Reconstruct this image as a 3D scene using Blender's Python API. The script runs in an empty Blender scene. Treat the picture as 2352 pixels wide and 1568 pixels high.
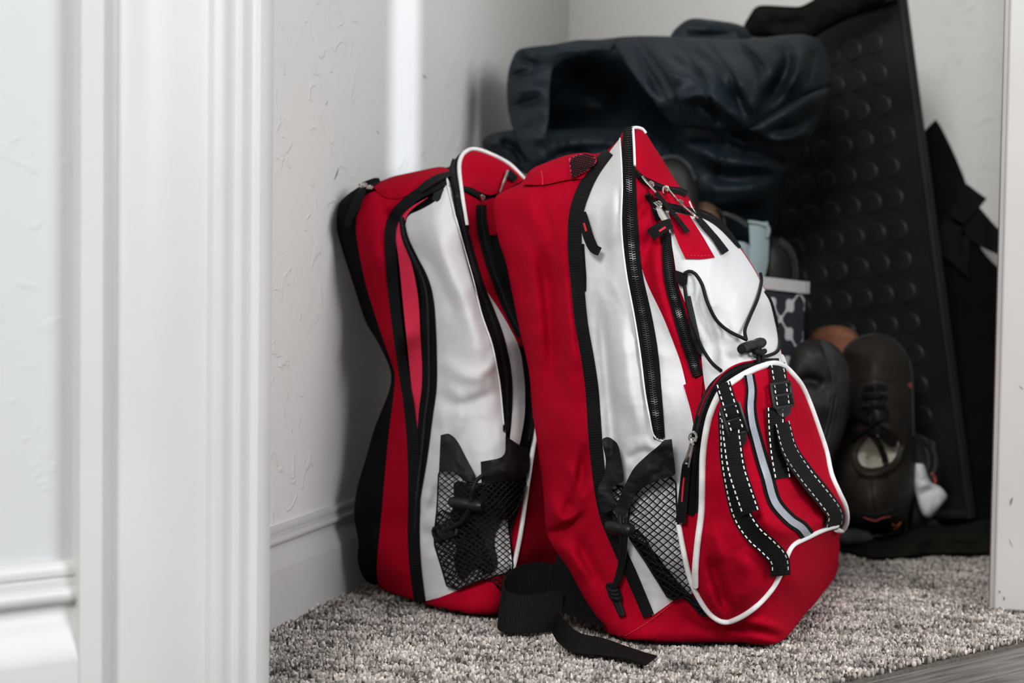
import bpy, math, random
import numpy as np
from mathutils import Matrix, Vector, geometry as mgeo

# ------------------------------------------------------------------ camera
F_PX, IMG_W, IMG_H = 3600.0, 2352.0, 1568.0
CAM_H, PITCH, ROLL = 0.34, math.radians(2.3), math.radians(0.80)
scene = bpy.context.scene
COL = scene.collection
cam_data = bpy.data.cameras.new('camera')
cam = bpy.data.objects.new('camera', cam_data)
COL.objects.link(cam)
scene.camera = cam
RM = Matrix.Rotation(math.pi / 2 - PITCH, 4, 'X') @ Matrix.Rotation(ROLL, 4, 'Z')
cam.matrix_world = Matrix.Translation((0, 0, CAM_H)) @ RM
cam_data.sensor_width = 36.0
cam_data.lens = F_PX / IMG_W * 36.0
cam_data.clip_start = 0.02
cam_data.dof.use_dof = True
cam_data.dof.focus_distance = 1.44
cam_data.dof.aperture_fstop = 4.8

# ------------------------------------------------------------------ world, lights, exposure
world = bpy.data.worlds.new('daylit_interior')
scene.world = world
world.use_nodes = True
world.node_tree.nodes['Background'].inputs[0].default_value = (0.93, 0.96, 1.0, 1)
world.node_tree.nodes['Background'].inputs[1].default_value = 0.23

def area_light(name, loc, target, sx, sy, power, color=(1, 1, 1)):
    d = bpy.data.lights.new(name, 'AREA')
    d.shape = 'RECTANGLE'; d.size = sx; d.size_y = sy; d.energy = power; d.color = color
    o = bpy.data.objects.new(name, d); COL.objects.link(o)
    o.location = loc
    o.rotation_euler = (Vector(target) - Vector(loc)).to_track_quat('-Z', 'Y').to_euler()
    return o

area_light('window_daylight', (1.95, 0.05, 1.40), (0.1, 1.8, 0.5), 1.3, 1.3, 55, (0.97, 0.985, 1.0))
area_light('hall_lamp', (-0.82, -1.5, 1.95), (0.25, 2.0, 0.5), 1.0, 0.9, 85, (1.0, 0.985, 0.965))
sun_d = bpy.data.lights.new('sun', 'SUN')
sun_d.energy = 2.2; sun_d.angle = math.radians(0.9); sun_d.color = (0.86, 0.9, 1.0)
sun = bpy.data.objects.new('sun', sun_d); COL.objects.link(sun)
SUN_DIR = Vector((-0.80, 0.52, -0.30)).normalized()          # the way its light travels
sun.rotation_euler = SUN_DIR.to_track_quat('-Z', 'Y').to_euler()

scene.view_settings.view_transform = 'Standard'
scene.view_settings.look = 'None'
scene.view_settings.exposure = 0.0
scene.view_settings.gamma = 1.0
scene.view_settings.use_curve_mapping = False

# ------------------------------------------------------------------ projection helpers
R3 = np.array(RM.to_3x3())
CAMP = np.array((0, 0, CAM_H))

def unp(P, Z):
    """photo points and their distance along the lens axis -> places in the room"""
    P = np.asarray(P, float).reshape(-1, 2)
    Z = np.broadcast_to(np.asarray(Z, float), (len(P),))
    c = np.stack([(P[:, 0] - IMG_W / 2) / F_PX, -(P[:, 1] - IMG_H / 2) / F_PX, -np.ones(len(P))], 1)
    return CAMP + (c * Z[:, None]) @ R3.T

def proj(W):
    c = (np.asarray(W, float).reshape(-1, 3) - CAMP) @ R3
    return np.stack([IMG_W / 2 + F_PX * c[:, 0] / -c[:, 2], IMG_H / 2 - F_PX * c[:, 1] / -c[:, 2]], 1), -c[:, 2]

def on_floor(px, py, z=0.0):
    d = unp([(px, py)], 1.0)[0] - CAMP
    return CAMP + d * ((z - CAM_H) / d[2])

def floor_depth(px, py):
    return proj(on_floor(px, py))[1][0]

def V(p):
    return Vector([float(a) for a in p])

# ------------------------------------------------------------------ materials
MATS = {}

def mat(name, color, rough=0.6, metal=0.0, spec=0.5, sheen=0.0):
    m = bpy.data.materials.new(name); m.use_nodes = True
    b = m.node_tree.nodes['Principled BSDF']
    b.inputs['Base Color'].default_value = (*color, 1)
    b.inputs['Roughness'].default_value = rough
    b.inputs['Metallic'].default_value = metal
    b.inputs['Specular IOR Level'].default_value = spec
    b.inputs['Sheen Weight'].default_value = sheen
    MATS[name] = m
    return m, m.node_tree, b

def add_bump(nt, b, height, strength, dist):
    n = nt.nodes.new('ShaderNodeBump')
    n.inputs['Strength'].default_value = strength
    n.inputs['Distance'].default_value = dist
    nt.links.new(height, n.inputs['Height'])
    nt.links.new(n.outputs[0], b.inputs['Normal'])
    return n

def mathn(nt, op, a, b=None, c=None, clamp=False):
    n = nt.nodes.new('ShaderNodeMath'); n.operation = op; n.use_clamp = clamp
    for i, v in enumerate((a, b, c)):
        if v is None: continue
        if isinstance(v, (int, float)): n.inputs[i].default_value = v
        else: nt.links.new(v, n.inputs[i])
    return n.outputs[0]

def woven(name, color, rough=0.75, period=0.0017, strength=0.35, angle=0.6, vary=0.12, spec=0.25, sheen=0.1):
    """woven cloth: fine twill relief and a slight unevenness of dye"""
    m, nt, b = mat(name, color, rough, 0, spec, sheen)
    uv = nt.nodes.new('ShaderNodeUVMap')
    def wave(rot, scale):
        mp = nt.nodes.new('ShaderNodeMapping'); mp.inputs['Rotation'].default_value = (0, 0, rot)
        nt.links.new(uv.outputs[0], mp.inputs[0])
        w = nt.nodes.new('ShaderNodeTexWave'); w.inputs['Scale'].default_value = scale
        w.inputs['Distortion'].default_value = 0.6; w.inputs['Detail'].default_value = 1
        nt.links.new(mp.outputs[0], w.inputs[0])
        return w.outputs['Fac']
    k = 0.314 / period
    h = mathn(nt, 'MULTIPLY', wave(angle, k), wave(angle + math.pi / 2, k * 1.3))
    no = nt.nodes.new('ShaderNodeTexNoise'); no.inputs['Scale'].default_value = 60
    no.inputs['Detail'].default_value = 4
    nt.links.new(uv.outputs[0], no.inputs['Vector'])
    h2 = mathn(nt, 'ADD', h, mathn(nt, 'MULTIPLY', no.outputs['Fac'], 0.5))
    add_bump(nt, b, h2, strength, 0.0008)
    hs = nt.nodes.new('ShaderNodeHueSaturation')
    hs.inputs['Color'].default_value = (*color, 1)
    f = mathn(nt, 'MULTIPLY_ADD', no.outputs['Fac'], vary * 2, 1 - vary)
    f = mathn(nt, 'MULTIPLY', f, mathn(nt, 'MULTIPLY_ADD', h, 0.16, 0.92))
    nt.links.new(f, hs.inputs['Value'])
    nt.links.new(hs.outputs[0], b.inputs['Base Color'])
    return m

def noisy(name, color, color2, scale=8, rough=0.6, bump=0.0, dist=0.001, spec=0.4, detail=5, metal=0.0, lo=0.35, hi=0.65):
    m, nt, b = mat(name, color, rough, metal, spec)
    tc = nt.nodes.new('ShaderNodeTexCoord')
    no = nt.nodes.new('ShaderNodeTexNoise'); no.inputs['Scale'].default_value = scale
    no.inputs['Detail'].default_value = detail
    nt.links.new(tc.outputs['Object'], no.inputs['Vector'])
    r = nt.nodes.new('ShaderNodeMapRange')
    r.inputs['From Min'].default_value = lo; r.inputs['From Max'].default_value = hi
    nt.links.new(no.outputs['Fac'], r.inputs['Value'])
    mx = nt.nodes.new('ShaderNodeMix'); mx.data_type = 'RGBA'
    mx.inputs[6].default_value = (*color, 1); mx.inputs[7].default_value = (*color2, 1)
    nt.links.new(r.outputs[0], mx.inputs[0])
    nt.links.new(mx.outputs[2], b.inputs['Base Color'])
    if bump:
        add_bump(nt, b, no.outputs['Fac'], bump, dist)
    return m

woven('red_cloth', (0.40, 0.0012, 0.0165), rough=0.85, vary=0.10, strength=0.42, period=0.0015, spec=0.06, sheen=0.0)
woven('pink_cloth', (0.74, 0.035, 0.085), rough=0.85, vary=0.06, spec=0.06, sheen=0.0)
woven('white_cloth', (0.68, 0.685, 0.695), vary=0.04, strength=0.26, period=0.0014, sheen=0.0)
woven('black_webbing', (0.0045, 0.0045, 0.005), rough=0.75, period=0.0024, strength=0.9, angle=0.0, vary=0.3, spec=0.16, sheen=0)
woven('black_nylon', (0.0060, 0.0068, 0.007), rough=0.55, vary=0.3, spec=0.25, sheen=0)
woven('black_tape', (0.004, 0.004, 0.0045), rough=0.8, vary=0.3, period=0.0012, spec=0.12, sheen=0)
woven('black_felt', (0.004, 0.004, 0.0045), rough=0.9, vary=0.3, spec=0.1, sheen=0)
mat('black_plastic', (0.006, 0.006, 0.0065), 0.42, 0, 0.35)
mat('black_coil', (0.012, 0.012, 0.013), 0.33, 0, 0.6)
mat('black_cord', (0.0045, 0.005, 0.005), 0.6, 0, 0.2)
mat('net_thread', (0.004, 0.004, 0.0045), 0.6, 0, 0.2)
mat('silver_metal', (0.80, 0.78, 0.74), 0.18, 1.0)
mat('white_piping', (0.80, 0.80, 0.79), 0.55, 0, 0.3)
mat('white_thread', (0.85, 0.85, 0.84), 0.7)
mat('red_thread', (0.55, 0.005, 0.02), 0.7)
mat('reflective_grey', (0.36, 0.385, 0.44), 0.38, 0.25, 0.5)
woven('teal_nylon', (0.0075, 0.0150, 0.0215), rough=0.58, vary=0.15, strength=0.08, spec=0.3, sheen=0.0, period=0.001)
woven('black_brown_cloth', (0.010, 0.009, 0.0085), rough=0.85, vary=0.3, spec=0.1, sheen=0)
woven('olive_black_cloth', (0.011, 0.011, 0.0085), rough=0.9, vary=0.3, spec=0.1, sheen=0)
noisy('brown_black_leather', (0.020, 0.0155, 0.012), (0.030, 0.024, 0.019), 30, 0.6, 0.15, 0.001, 0.35)
noisy('black_leather', (0.0075, 0.007, 0.0065), (0.013, 0.011, 0.010), 25, 0.55, 0.15, 0.001, 0.4)
noisy('sole_rubber', (0.018, 0.021, 0.021), (0.045, 0.05, 0.05), 45, 0.7, 0.4, 0.001, 0.3)
noisy('tan_suede', (0.21, 0.085, 0.050), (0.29, 0.13, 0.08), 60, 0.9, 0.2, 0.001, 0.1)
noisy('brown_fur', (0.075, 0.043, 0.026), (0.16, 0.10, 0.065), 40, 0.9, 0.5, 0.002, 0.1)
noisy('cream_insole', (0.60, 0.58, 0.50), (0.45, 0.43, 0.36), 20, 0.8)
noisy('grey_sock', (0.03, 0.033, 0.034), (0.05, 0.053, 0.055), 40, 0.9)
noisy('white_tissue', (0.60, 0.62, 0.66), (0.70, 0.72, 0.75), 20, 0.8)
woven('pale_blue_strap', (0.33, 0.43, 0.45), rough=0.6, vary=0.08, strength=0.15)
mat('red_dot', (0.55, 0.10, 0.08), 0.6)
mat('orange_print', (0.45, 0.16, 0.02), 0.6)
mat('scuff_grey', (0.22, 0.21, 0.20), 0.8)
noisy('mat_rubber', (0.006, 0.0085, 0.0085), (0.0125, 0.016, 0.016), 14, 0.44, 0.12, 0.0008, 0.5)

# painted knock-down plaster
def plaster(name, color, strength=0.55):
    m, nt, b = mat(name, color, 0.55, 0, 0.3)
    tc = nt.nodes.new('ShaderNodeTexCoord')
    n1 = nt.nodes.new('ShaderNodeTexNoise'); n1.inputs['Scale'].default_value = 26
    n1.inputs['Detail'].default_value = 3; n1.inputs['Distortion'].default_value = 1.6
    n2 = nt.nodes.new('ShaderNodeTexNoise'); n2.inputs['Scale'].default_value = 420
    nt.links.new(tc.outputs['Object'], n1.inputs['Vector']); nt.links.new(tc.outputs['Object'], n2.inputs['Vector'])
    r = nt.nodes.new('ShaderNodeMapRange'); r.interpolation_type = 'SMOOTHSTEP'
    r.inputs['From Min'].default_value = 0.60; r.inputs['From Max'].default_value = 0.68
    nt.links.new(n1.outputs['Fac'], r.inputs['Value'])
    h = mathn(nt, 'ADD', r.outputs[0], mathn(nt, 'MULTIPLY', n2.outputs['Fac'], 0.10))
    add_bump(nt, b, h, strength, 0.0014)
    return m
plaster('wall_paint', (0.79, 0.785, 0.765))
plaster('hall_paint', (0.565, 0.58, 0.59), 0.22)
noisy('trim_paint', (0.575, 0.575, 0.568), (0.605, 0.605, 0.598), 6, 0.38, 0.04, 0.0006, 0.5)
noisy('jamb_paint', (0.52, 0.51, 0.497), (0.555, 0.545, 0.532), 9, 0.42, 0.05, 0.0006, 0.5)
mat('ceiling_paint', (0.78, 0.78, 0.77), 0.8)

# carpet: colour of each tuft comes from the tuft itself
m, nt, b = mat('carpet_yarn', (0.3, 0.27, 0.24), 0.95, 0, 0.1, 0.2)
at = nt.nodes.new('ShaderNodeAttribute'); at.attribute_name = 'yarn'
nt.links.new(at.outputs['Color'], b.inputs['Base Color'])
noisy('carpet_backing', (0.10, 0.088, 0.075), (0.15, 0.13, 0.11), 200, 0.95)

# grey oak floor boards
m, nt, b = mat('grey_oak', (0.2, 0.19, 0.18), 0.42, 0, 0.4)
uv = nt.nodes.new('ShaderNodeUVMap')
mp = nt.nodes.new('ShaderNodeMapping'); mp.inputs['Scale'].default_value = (6, 90, 1)
nt.links.new(uv.outputs[0], mp.inputs[0])
no = nt.nodes.new('ShaderNodeTexNoise'); no.inputs['Scale'].default_value = 1.6; no.inputs['Detail'].default_value = 8
no.inputs['Distortion'].default_value = 0.8
nt.links.new(mp.outputs[0], no.inputs['Vector'])
cr = nt.nodes.new('ShaderNodeValToRGB')
cr.color_ramp.elements[0].position = 0.3; cr.color_ramp.elements[0].color = (0.085, 0.072, 0.062, 1)
cr.color_ramp.elements[1].position = 0.75; cr.color_ramp.elements[1].color = (0.27, 0.255, 0.235, 1)
nt.links.new(no.outputs['Fac'], cr.inputs[0]); nt.links.new(cr.outputs[0], b.inputs['Base Color'])
add_bump(nt, b, no.outputs['Fac'], 0.25, 0.001)

# printed trellis (white quatrefoil outlines on charcoal cloth)
m, nt, b = mat('trellis_print', (0.03, 0.033, 0.04), 0.8, 0, 0.2)
uv = nt.nodes.new('ShaderNodeUVMap')
sep = nt.nodes.new('ShaderNodeSeparateXYZ'); nt.links.new(uv.outputs[0], sep.inputs[0])
def harm(src, period, shift):
    a = mathn(nt, 'MULTIPLY_ADD', src, 2 * math.pi / period, shift)
    return mathn(nt, 'ADD', mathn(nt, 'COSINE', a), mathn(nt, 'MULTIPLY', mathn(nt, 'COSINE', mathn(nt, 'MULTIPLY', a, 3)), 0.42))
f_ = mathn(nt, 'ADD', harm(sep.outputs[0], 0.049, 2.2), harm(sep.outputs[1], 0.071, 1.0))
line = mathn(nt, 'LESS_THAN', mathn(nt, 'ABSOLUTE', f_), 0.27)
mx = nt.nodes.new('ShaderNodeMix'); mx.data_type = 'RGBA'
mx.inputs[6].default_value = (0.024, 0.027, 0.033, 1); mx.inputs[7].default_value = (0.50, 0.52, 0.54, 1)
nt.links.new(line, mx.inputs[0]); nt.links.new(mx.outputs[2], b.inputs['Base Color'])
woven('bin_binding', (0.50, 0.50, 0.50), vary=0.1)

# ------------------------------------------------------------------ object helpers
def link(o, parent=None):
    COL.objects.link(o)
    if parent is not None:
        o.parent = parent
        o.matrix_parent_inverse = Matrix.Identity(4)
        if parent.type == 'EMPTY':
            o.location = -parent.location
    return o

def tag(o, label=None, category=None, group=None, kind=None):
    if label: o['label'] = label
    if category: o['category'] = category
    if group: o['group'] = group
    if kind: o['kind'] = kind
    return o

def thing(name, label, category, loc, group=None):
    o = bpy.data.objects.new(name, None)
    o.empty_display_size = 0.05
    COL.objects.link(o)
    o.location = V(loc)
    return tag(o, label, category, group)

def make(name, verts, faces, material, parent=None, uv=None, smooth=True, sharp=None, label=None, kind=None):
    me = bpy.data.meshes.new(name)
    me.from_pydata([tuple(map(float, v)) for v in verts], [], [tuple(int(i) for i in f) for f in faces])
    if uv is not None:
        lay = me.uv_layers.new(name='UVMap')
        li = np.empty(len(me.loops), dtype=np.int64); me.loops.foreach_get('vertex_index', li)
        lay.data.foreach_set('uv', np.asarray(uv, float)[li].ravel())
    me.materials.append(MATS[material] if isinstance(material, str) else material)
    if smooth:
        me.polygons.foreach_set('use_smooth', [True] * len(me.polygons))
        if sharp == 'angle':
            me.set_sharp_from_angle(angle=math.radians(40))
    me.update()
    o = bpy.data.objects.new(name, me)
    link(o, parent)
    if label: o['label'] = label
    if kind: o['kind'] = kind
    return o

class Soup:
    """collects pieces of one part"""
    def __init__(s): s.v, s.f, s.uv = [], [], []
    def add(s, verts, faces, uv=None):
        n = len(s.v)
        s.v += [tuple(map(float, v)) for v in verts]
        s.f += [tuple(int(i) + n for i in f) for f in faces]
        s.uv += [tuple(map(float, u)) for u in uv] if uv is not None else [(v[0] + 0.6 * v[1], v[2] + .3 * v[1]) for v in verts]
        return s
    def box(s, c, ax, ay, az):
        c, ax, ay, az = (np.asarray(a, float) for a in (c, ax, ay, az))
        vs = [c + i * ax + j * ay + k * az for i in (-1, 1) for j in (-1, 1) for k in (-1, 1)]
        return s.add(vs, [(0, 1, 3, 2), (4, 6, 7, 5), (0, 4, 5, 1), (2, 3, 7, 6), (0, 2, 6, 4), (1, 5, 7, 3)])
    def tube(s, pts, r, sides=8, closed=False, flat=1.0):
        pts = np.asarray(pts, float); n = len(pts)
        r = np.broadcast_to(np.asarray(r, float), (n,))
        if closed: t = np.roll(pts, -1, 0) - np.roll(pts, 1, 0)
        else: t = np.gradient(pts, axis=0)
        t /= np.linalg.norm(t, axis=1)[:, None] + 1e-12
        u = np.cross(t[0], (0.3, 0.2, 0.93)); u /= np.linalg.norm(u)
        vs, uvs, L = [], [], 0.0
        for i in range(n):
            if i: L += np.linalg.norm(pts[i] - pts[i - 1])
            u = u - t[i] * np.dot(u, t[i]); u /= np.linalg.norm(u) + 1e-12
            w = np.cross(t[i], u)
            for k in range(sides):
                a = 2 * math.pi * k / sides
                vs.append(pts[i] + r[i] * (math.cos(a) * u + flat * math.sin(a) * w)); uvs.append((L, a * r[i]))
        fs = []
        for i in range(n if closed else n - 1):
            j = (i + 1) % n
            for k in range(sides):
                k2 = (k + 1) % sides
                fs.append((i * sides + k, i * sides + k2, j * sides + k2, j * sides + k))
        if not closed:
            fs.append(tuple(range(sides))[::-1]); fs.append(tuple((n - 1) * sides + k for k in range(sides)))
        return s.add(vs, fs, uvs)
    def build(s, name, material, parent=None, smooth=True, label=None, kind=None, sharp='angle'):
        return make(name, s.v, s.f, material, parent, s.uv, smooth, sharp, label, kind)

def tube(name, pts, r, material, parent=None, sides=8, closed=False, label=None, flat=1.0):
    return Soup().tube(pts, r, sides, closed, flat).build(name, material, parent, label=label)

# ------------------------------------------------------------------ curves and outlines
def curve(pts, step=8.0):
    """smooth curve through points of any dimension (first two set the sampling step)"""
    P = np.asarray(pts, float)
    Q = np.vstack([2 * P[0] - P[1], P, 2 * P[-1] - P[-2]])
    out = []
    for i in range(1, len(Q) - 2):
        p0, p1, p2, p3 = Q[i - 1], Q[i], Q[i + 1], Q[i + 2]
        n = max(2, int(np.linalg.norm((p2 - p1)[:3]) / step))
        t = np.linspace(0, 1, n, endpoint=False)[:, None]
        out.append(0.5 * (2 * p1 + (p2 - p0) * t + (2 * p0 - 5 * p1 + 4 * p2 - p3) * t ** 2 + (3 * p1 - p0 - 3 * p2 + p3) * t ** 3))
    out.append(P[-1:])
    return np.vstack(out)

def outline(poly, step=7.0, rounds=2):
    """closed outline; corners soften unless the point carries a third value (1)"""
    pts = [(p[0], p[1], len(p) > 2) for p in poly]
    for _ in range(rounds):
        new = []
        for i, a in enumerate(pts):
            b, p = pts[(i + 1) % len(pts)], pts[i - 1]
            if a[2]: new.append(a)
            else:
                new.append((a[0] * .8 + p[0] * .2, a[1] * .8 + p[1] * .2, False))
                new.append((a[0] * .8 + b[0] * .2, a[1] * .8 + b[1] * .2, False))
        pts = new
    P = np.array([p[:2] for p in pts])
    out = []
    for i in range(len(P)):
        a, b = P[i], P[(i + 1) % len(P)]
        n = max(1, int(round(np.linalg.norm(b - a) / step)))
        for k in range(n):
            out.append(a + (b - a) * k / n)
    out = np.array(out)
    keep = [0]
    for i in range(1, len(out)):
        if np.linalg.norm(out[i] - out[keep[-1]]) > step * 0.35: keep.append(i)
    out = out[keep]
    if np.linalg.norm(out[0] - out[-1]) < step * 0.35: out = out[:-1]
    return out

def seg_dist(P, line, closed=True):
    A = line; B = np.roll(line, -1, 0) if closed else line[1:]
    if not closed: A = line[:-1]
    best = np.full(len(P), 1e9)
    for a, b in zip(A, B):
        ab = b - a; L = ab @ ab + 1e-9
        t = np.clip(((P - a) @ ab) / L, 0, 1)
        d = np.hypot(*(P - a - t[:, None] * ab).T)
        np.minimum(best, d, out=best)
    return best

def fold_dist(P, line):
    best = np.full(len(P), 1e9); par = np.zeros(len(P)); n = len(line) - 1
    for i in range(n):
        a, ab = line[i], line[i + 1] - line[i]
        t = np.clip(((P - a) @ ab) / (ab @ ab + 1e-9), 0, 1)
        d = np.hypot(*(P - a - t[:, None] * ab).T)
        m = d < best
        best[m] = d[m]; par[m] = (i + t[m]) / n
    return best, par

def inside(P, poly):
    x, y = P[:, 0], P[:, 1]
    r = np.zeros(len(P), bool)
    A, B = poly, np.roll(poly, -1, 0)
    for (x1, y1), (x2, y2) in zip(A, B):
        c = ((y1 > y) != (y2 > y)) & (x < (x2 - x1) * (y - y1) / (y2 - y1 + 1e-12) + x1)
        r ^= c
    return r

_rng = np.random.RandomState(7)
_perm = _rng.rand(64, 64)
def vnoise(P, scale, seed=0):
    q = P / scale + np.array([seed * 7.31, seed * 3.77])
    i = np.floor(q).astype(int); f = q - i; f = f * f * (3 - 2 * f)
    a = _perm[i[:, 0] % 64, i[:, 1] % 64]; b = _perm[(i[:, 0] + 1) % 64, i[:, 1] % 64]
    c = _perm[i[:, 0] % 64, (i[:, 1] + 1) % 64]; d = _perm[(i[:, 0] + 1) % 64, (i[:, 1] + 1) % 64]
    return (a * (1 - f[:, 0]) + b * f[:, 0]) * (1 - f[:, 1]) + (c * (1 - f[:, 0]) + d * f[:, 0]) * f[:, 1] - 0.5

class Form:
    """a soft body: a smooth shape through measured points, folds and wrinkles, turned away at its outline"""
    def __init__(s, ctrl, hull=None, edge=0.018, edge_px=42, wrinkle=0.0, wscale=70, folds=(), seed=0, smooth=0.0, gain=1.0):
        C = np.asarray(ctrl, float)
        s.c = C[:, :2] / 400.0
        n = len(C)
        K = s._u(np.hypot(*(s.c[:, None] - s.c[None]).transpose(2, 0, 1))) + smooth * np.eye(n)
        A = np.zeros((n + 3, n + 3)); A[:n, :n] = K
        A[:n, n] = 1; A[:n, n + 1:] = s.c; A[n, :n] = 1; A[n + 1:, :n] = s.c.T
        s.w = np.linalg.solve(A, np.r_[C[:, 2], 0, 0, 0])
        s.hull = None if hull is None else outline(hull, 14)
        s.edge, s.epx, s.wr, s.ws, s.seed = edge, edge_px, wrinkle, wscale, seed
        s.folds = [(curve(f[0], 12), f[1] * gain, f[2]) for f in folds]
    @staticmethod
    def _u(r): return np.where(r > 1e-9, r * r * np.log(r + 1e-12), 0.0)
    def __call__(s, P):
        P = np.asarray(P, float).reshape(-1, 2)
        q = P / 400.0
        n = len(s.c)
        z = s._u(np.hypot(*(q[:, None] - s.c[None]).transpose(2, 0, 1))) @ s.w[:n] + s.w[n] + q @ s.w[n + 1:]
        if s.hull is not None:
            d = seg_dist(P, s.hull); d[~inside(P, s.hull)] = 0
            k = 1 - np.minimum(d / s.epx, 1)
            z = z + s.edge * (1 - np.sqrt(1 - np.minimum(k, .985) ** 2))
        for line, amp, w in s.folds:
            lo, hi = line.min(0) - 3 * w, line.max(0) + 3 * w
            near = ((P > lo) & (P < hi)).all(1)
            if not near.any(): continue
            d, t = fold_dist(P[near], line)
            z[near] -= amp * np.exp(-(d / w) ** 2) * np.clip(np.sin(np.pi * np.clip(t * .94 + .03, 0, 1)) * 1.35, 0, 1)
        if s.wr:
            warp = P + 30 * np.stack([vnoise(P, 110, s.seed + 3), vnoise(P, 90, s.seed + 4)], 1)
            an = warp * np.array([1.0, .45])
            z = z + s.wr * (vnoise(warp, s.ws, s.seed) + .5 * np.abs(vnoise(warp, s.ws * .5, s.seed + 1)) + .75 * np.abs(vnoise(an, s.ws * .45, s.seed + 2)) + .22 * vnoise(an, s.ws * .2, s.seed + 6))
        return z

def surf_normal(form, P, off=0.0):
    P = np.asarray(P, float).reshape(-1, 2)
    z = form(P)
    a = unp(P + (3, 0), form(P + (3, 0))) - unp(P - (3, 0), form(P - (3, 0)))
    b = unp(P + (0, 3), form(P + (0, 3))) - unp(P - (0, 3), form(P - (0, 3)))
    n = np.cross(b, a)
    n /= np.linalg.norm(n, axis=1)[:, None] + 1e-12
    v = CAMP - unp(P, z)
    n[(n * v).sum(1) < 0] *= -1
    return n

MIN_Z = 0.001
def sheet(name, poly, form, material, parent=None, off=0.0, thick=0.0022, puff=0.0, puff_px=25, step=8.0,
          body=None, body_px=120, rounds=2, label=None, kind=None, holes=None, min_z=MIN_Z, uvrot=0.0):
    """a panel of cloth cut to an outline and laid on a form; with body= it is a closed volume that deep"""
    B = outline(poly, step, rounds)
    lo, hi = B.min(0), B.max(0)
    gx, gy = np.meshgrid(np.arange(lo[0], hi[0] + step, step), np.arange(lo[1], hi[1] + step, step * .866))
    gx = gx + (np.arange(gx.shape[0]) % 2)[:, None] * step * .5
    G = np.stack([gx.ravel(), gy.ravel()], 1)
    G = G[inside(G, B)]
    if len(G): G = G[seg_dist(G, B) > step * .6]
    n = len(B)
    cv = [Vector(p) for p in B] + [Vector(p) for p in G]
    ce = [(i, (i + 1) % n) for i in range(n)]
    res = mgeo.delaunay_2d_cdt(cv, ce, [], 1, 1e-4)
    P = np.array([tuple(v) for v in res[0]]); T = [tuple(t) for t in res[2]]
    d = seg_dist(P, B)
    z = form(P) - off - puff * (1 - np.exp(-(d / puff_px)))
    if body is not None:
        bz = body(P) if callable(body) else body
        k = 1 - np.minimum(d / body_px, 1)
        zb = z + 0.0015 + bz * np.sqrt(1 - k ** 2)
    else:
        zb = z + thick
    Fv, Bv = unp(P, z), unp(P, zb)
    Fv[:, 2] = np.maximum(Fv[:, 2], min_z); Bv[:, 2] = np.maximum(Bv[:, 2], min_z)
    m = len(P)
    T = [t if (P[t[1]] - P[t[0]])[0] * (P[t[2]] - P[t[0]])[1] - (P[t[1]] - P[t[0]])[1] * (P[t[2]] - P[t[0]])[0] < 0 else t[::-1] for t in T]
    faces = list(T) + [tuple(i + m for i in t[::-1]) for t in T]
    cnt = {}
    for t in T:
        for a, b in ((t[0], t[1]), (t[1], t[2]), (t[2], t[0])): cnt[(a, b)] = 1
    rim = [(a, b) for (a, b) in cnt if (b, a) not in cnt]
    faces += [(b, a, a + m, b + m) for a, b in rim]
    c, s_ = math.cos(uvrot), math.sin(uvrot)
    uv = np.stack([P[:, 0] * c - P[:, 1] * s_, -P[:, 0] * s_ - P[:, 1] * c], 1) / 2500.0
    o = make(name, np.vstack([Fv, Bv]), faces, material, parent, np.vstack([uv, uv]), True, None, label, kind)
    if body is None:
        me = o.data
        rs = {tuple(sorted(e)) for e in rim} | {tuple(sorted((a + m, b + m))) for a, b in rim}
        at_ = me.attributes.new('sharp_edge', 'BOOLEAN', 'EDGE') if 'sharp_edge' not in me.attributes else me.attributes['sharp_edge']
        for e in me.edges:
            if tuple(sorted(e.vertices)) in rs: at_.data[e.index].value = True
    return o

def px_frame(path):
    t = np.gradient(path, axis=0); t /= np.linalg.norm(t, axis=1)[:, None] + 1e-9
    return np.stack([-t[:, 1], t[:, 0]], 1)

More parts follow.
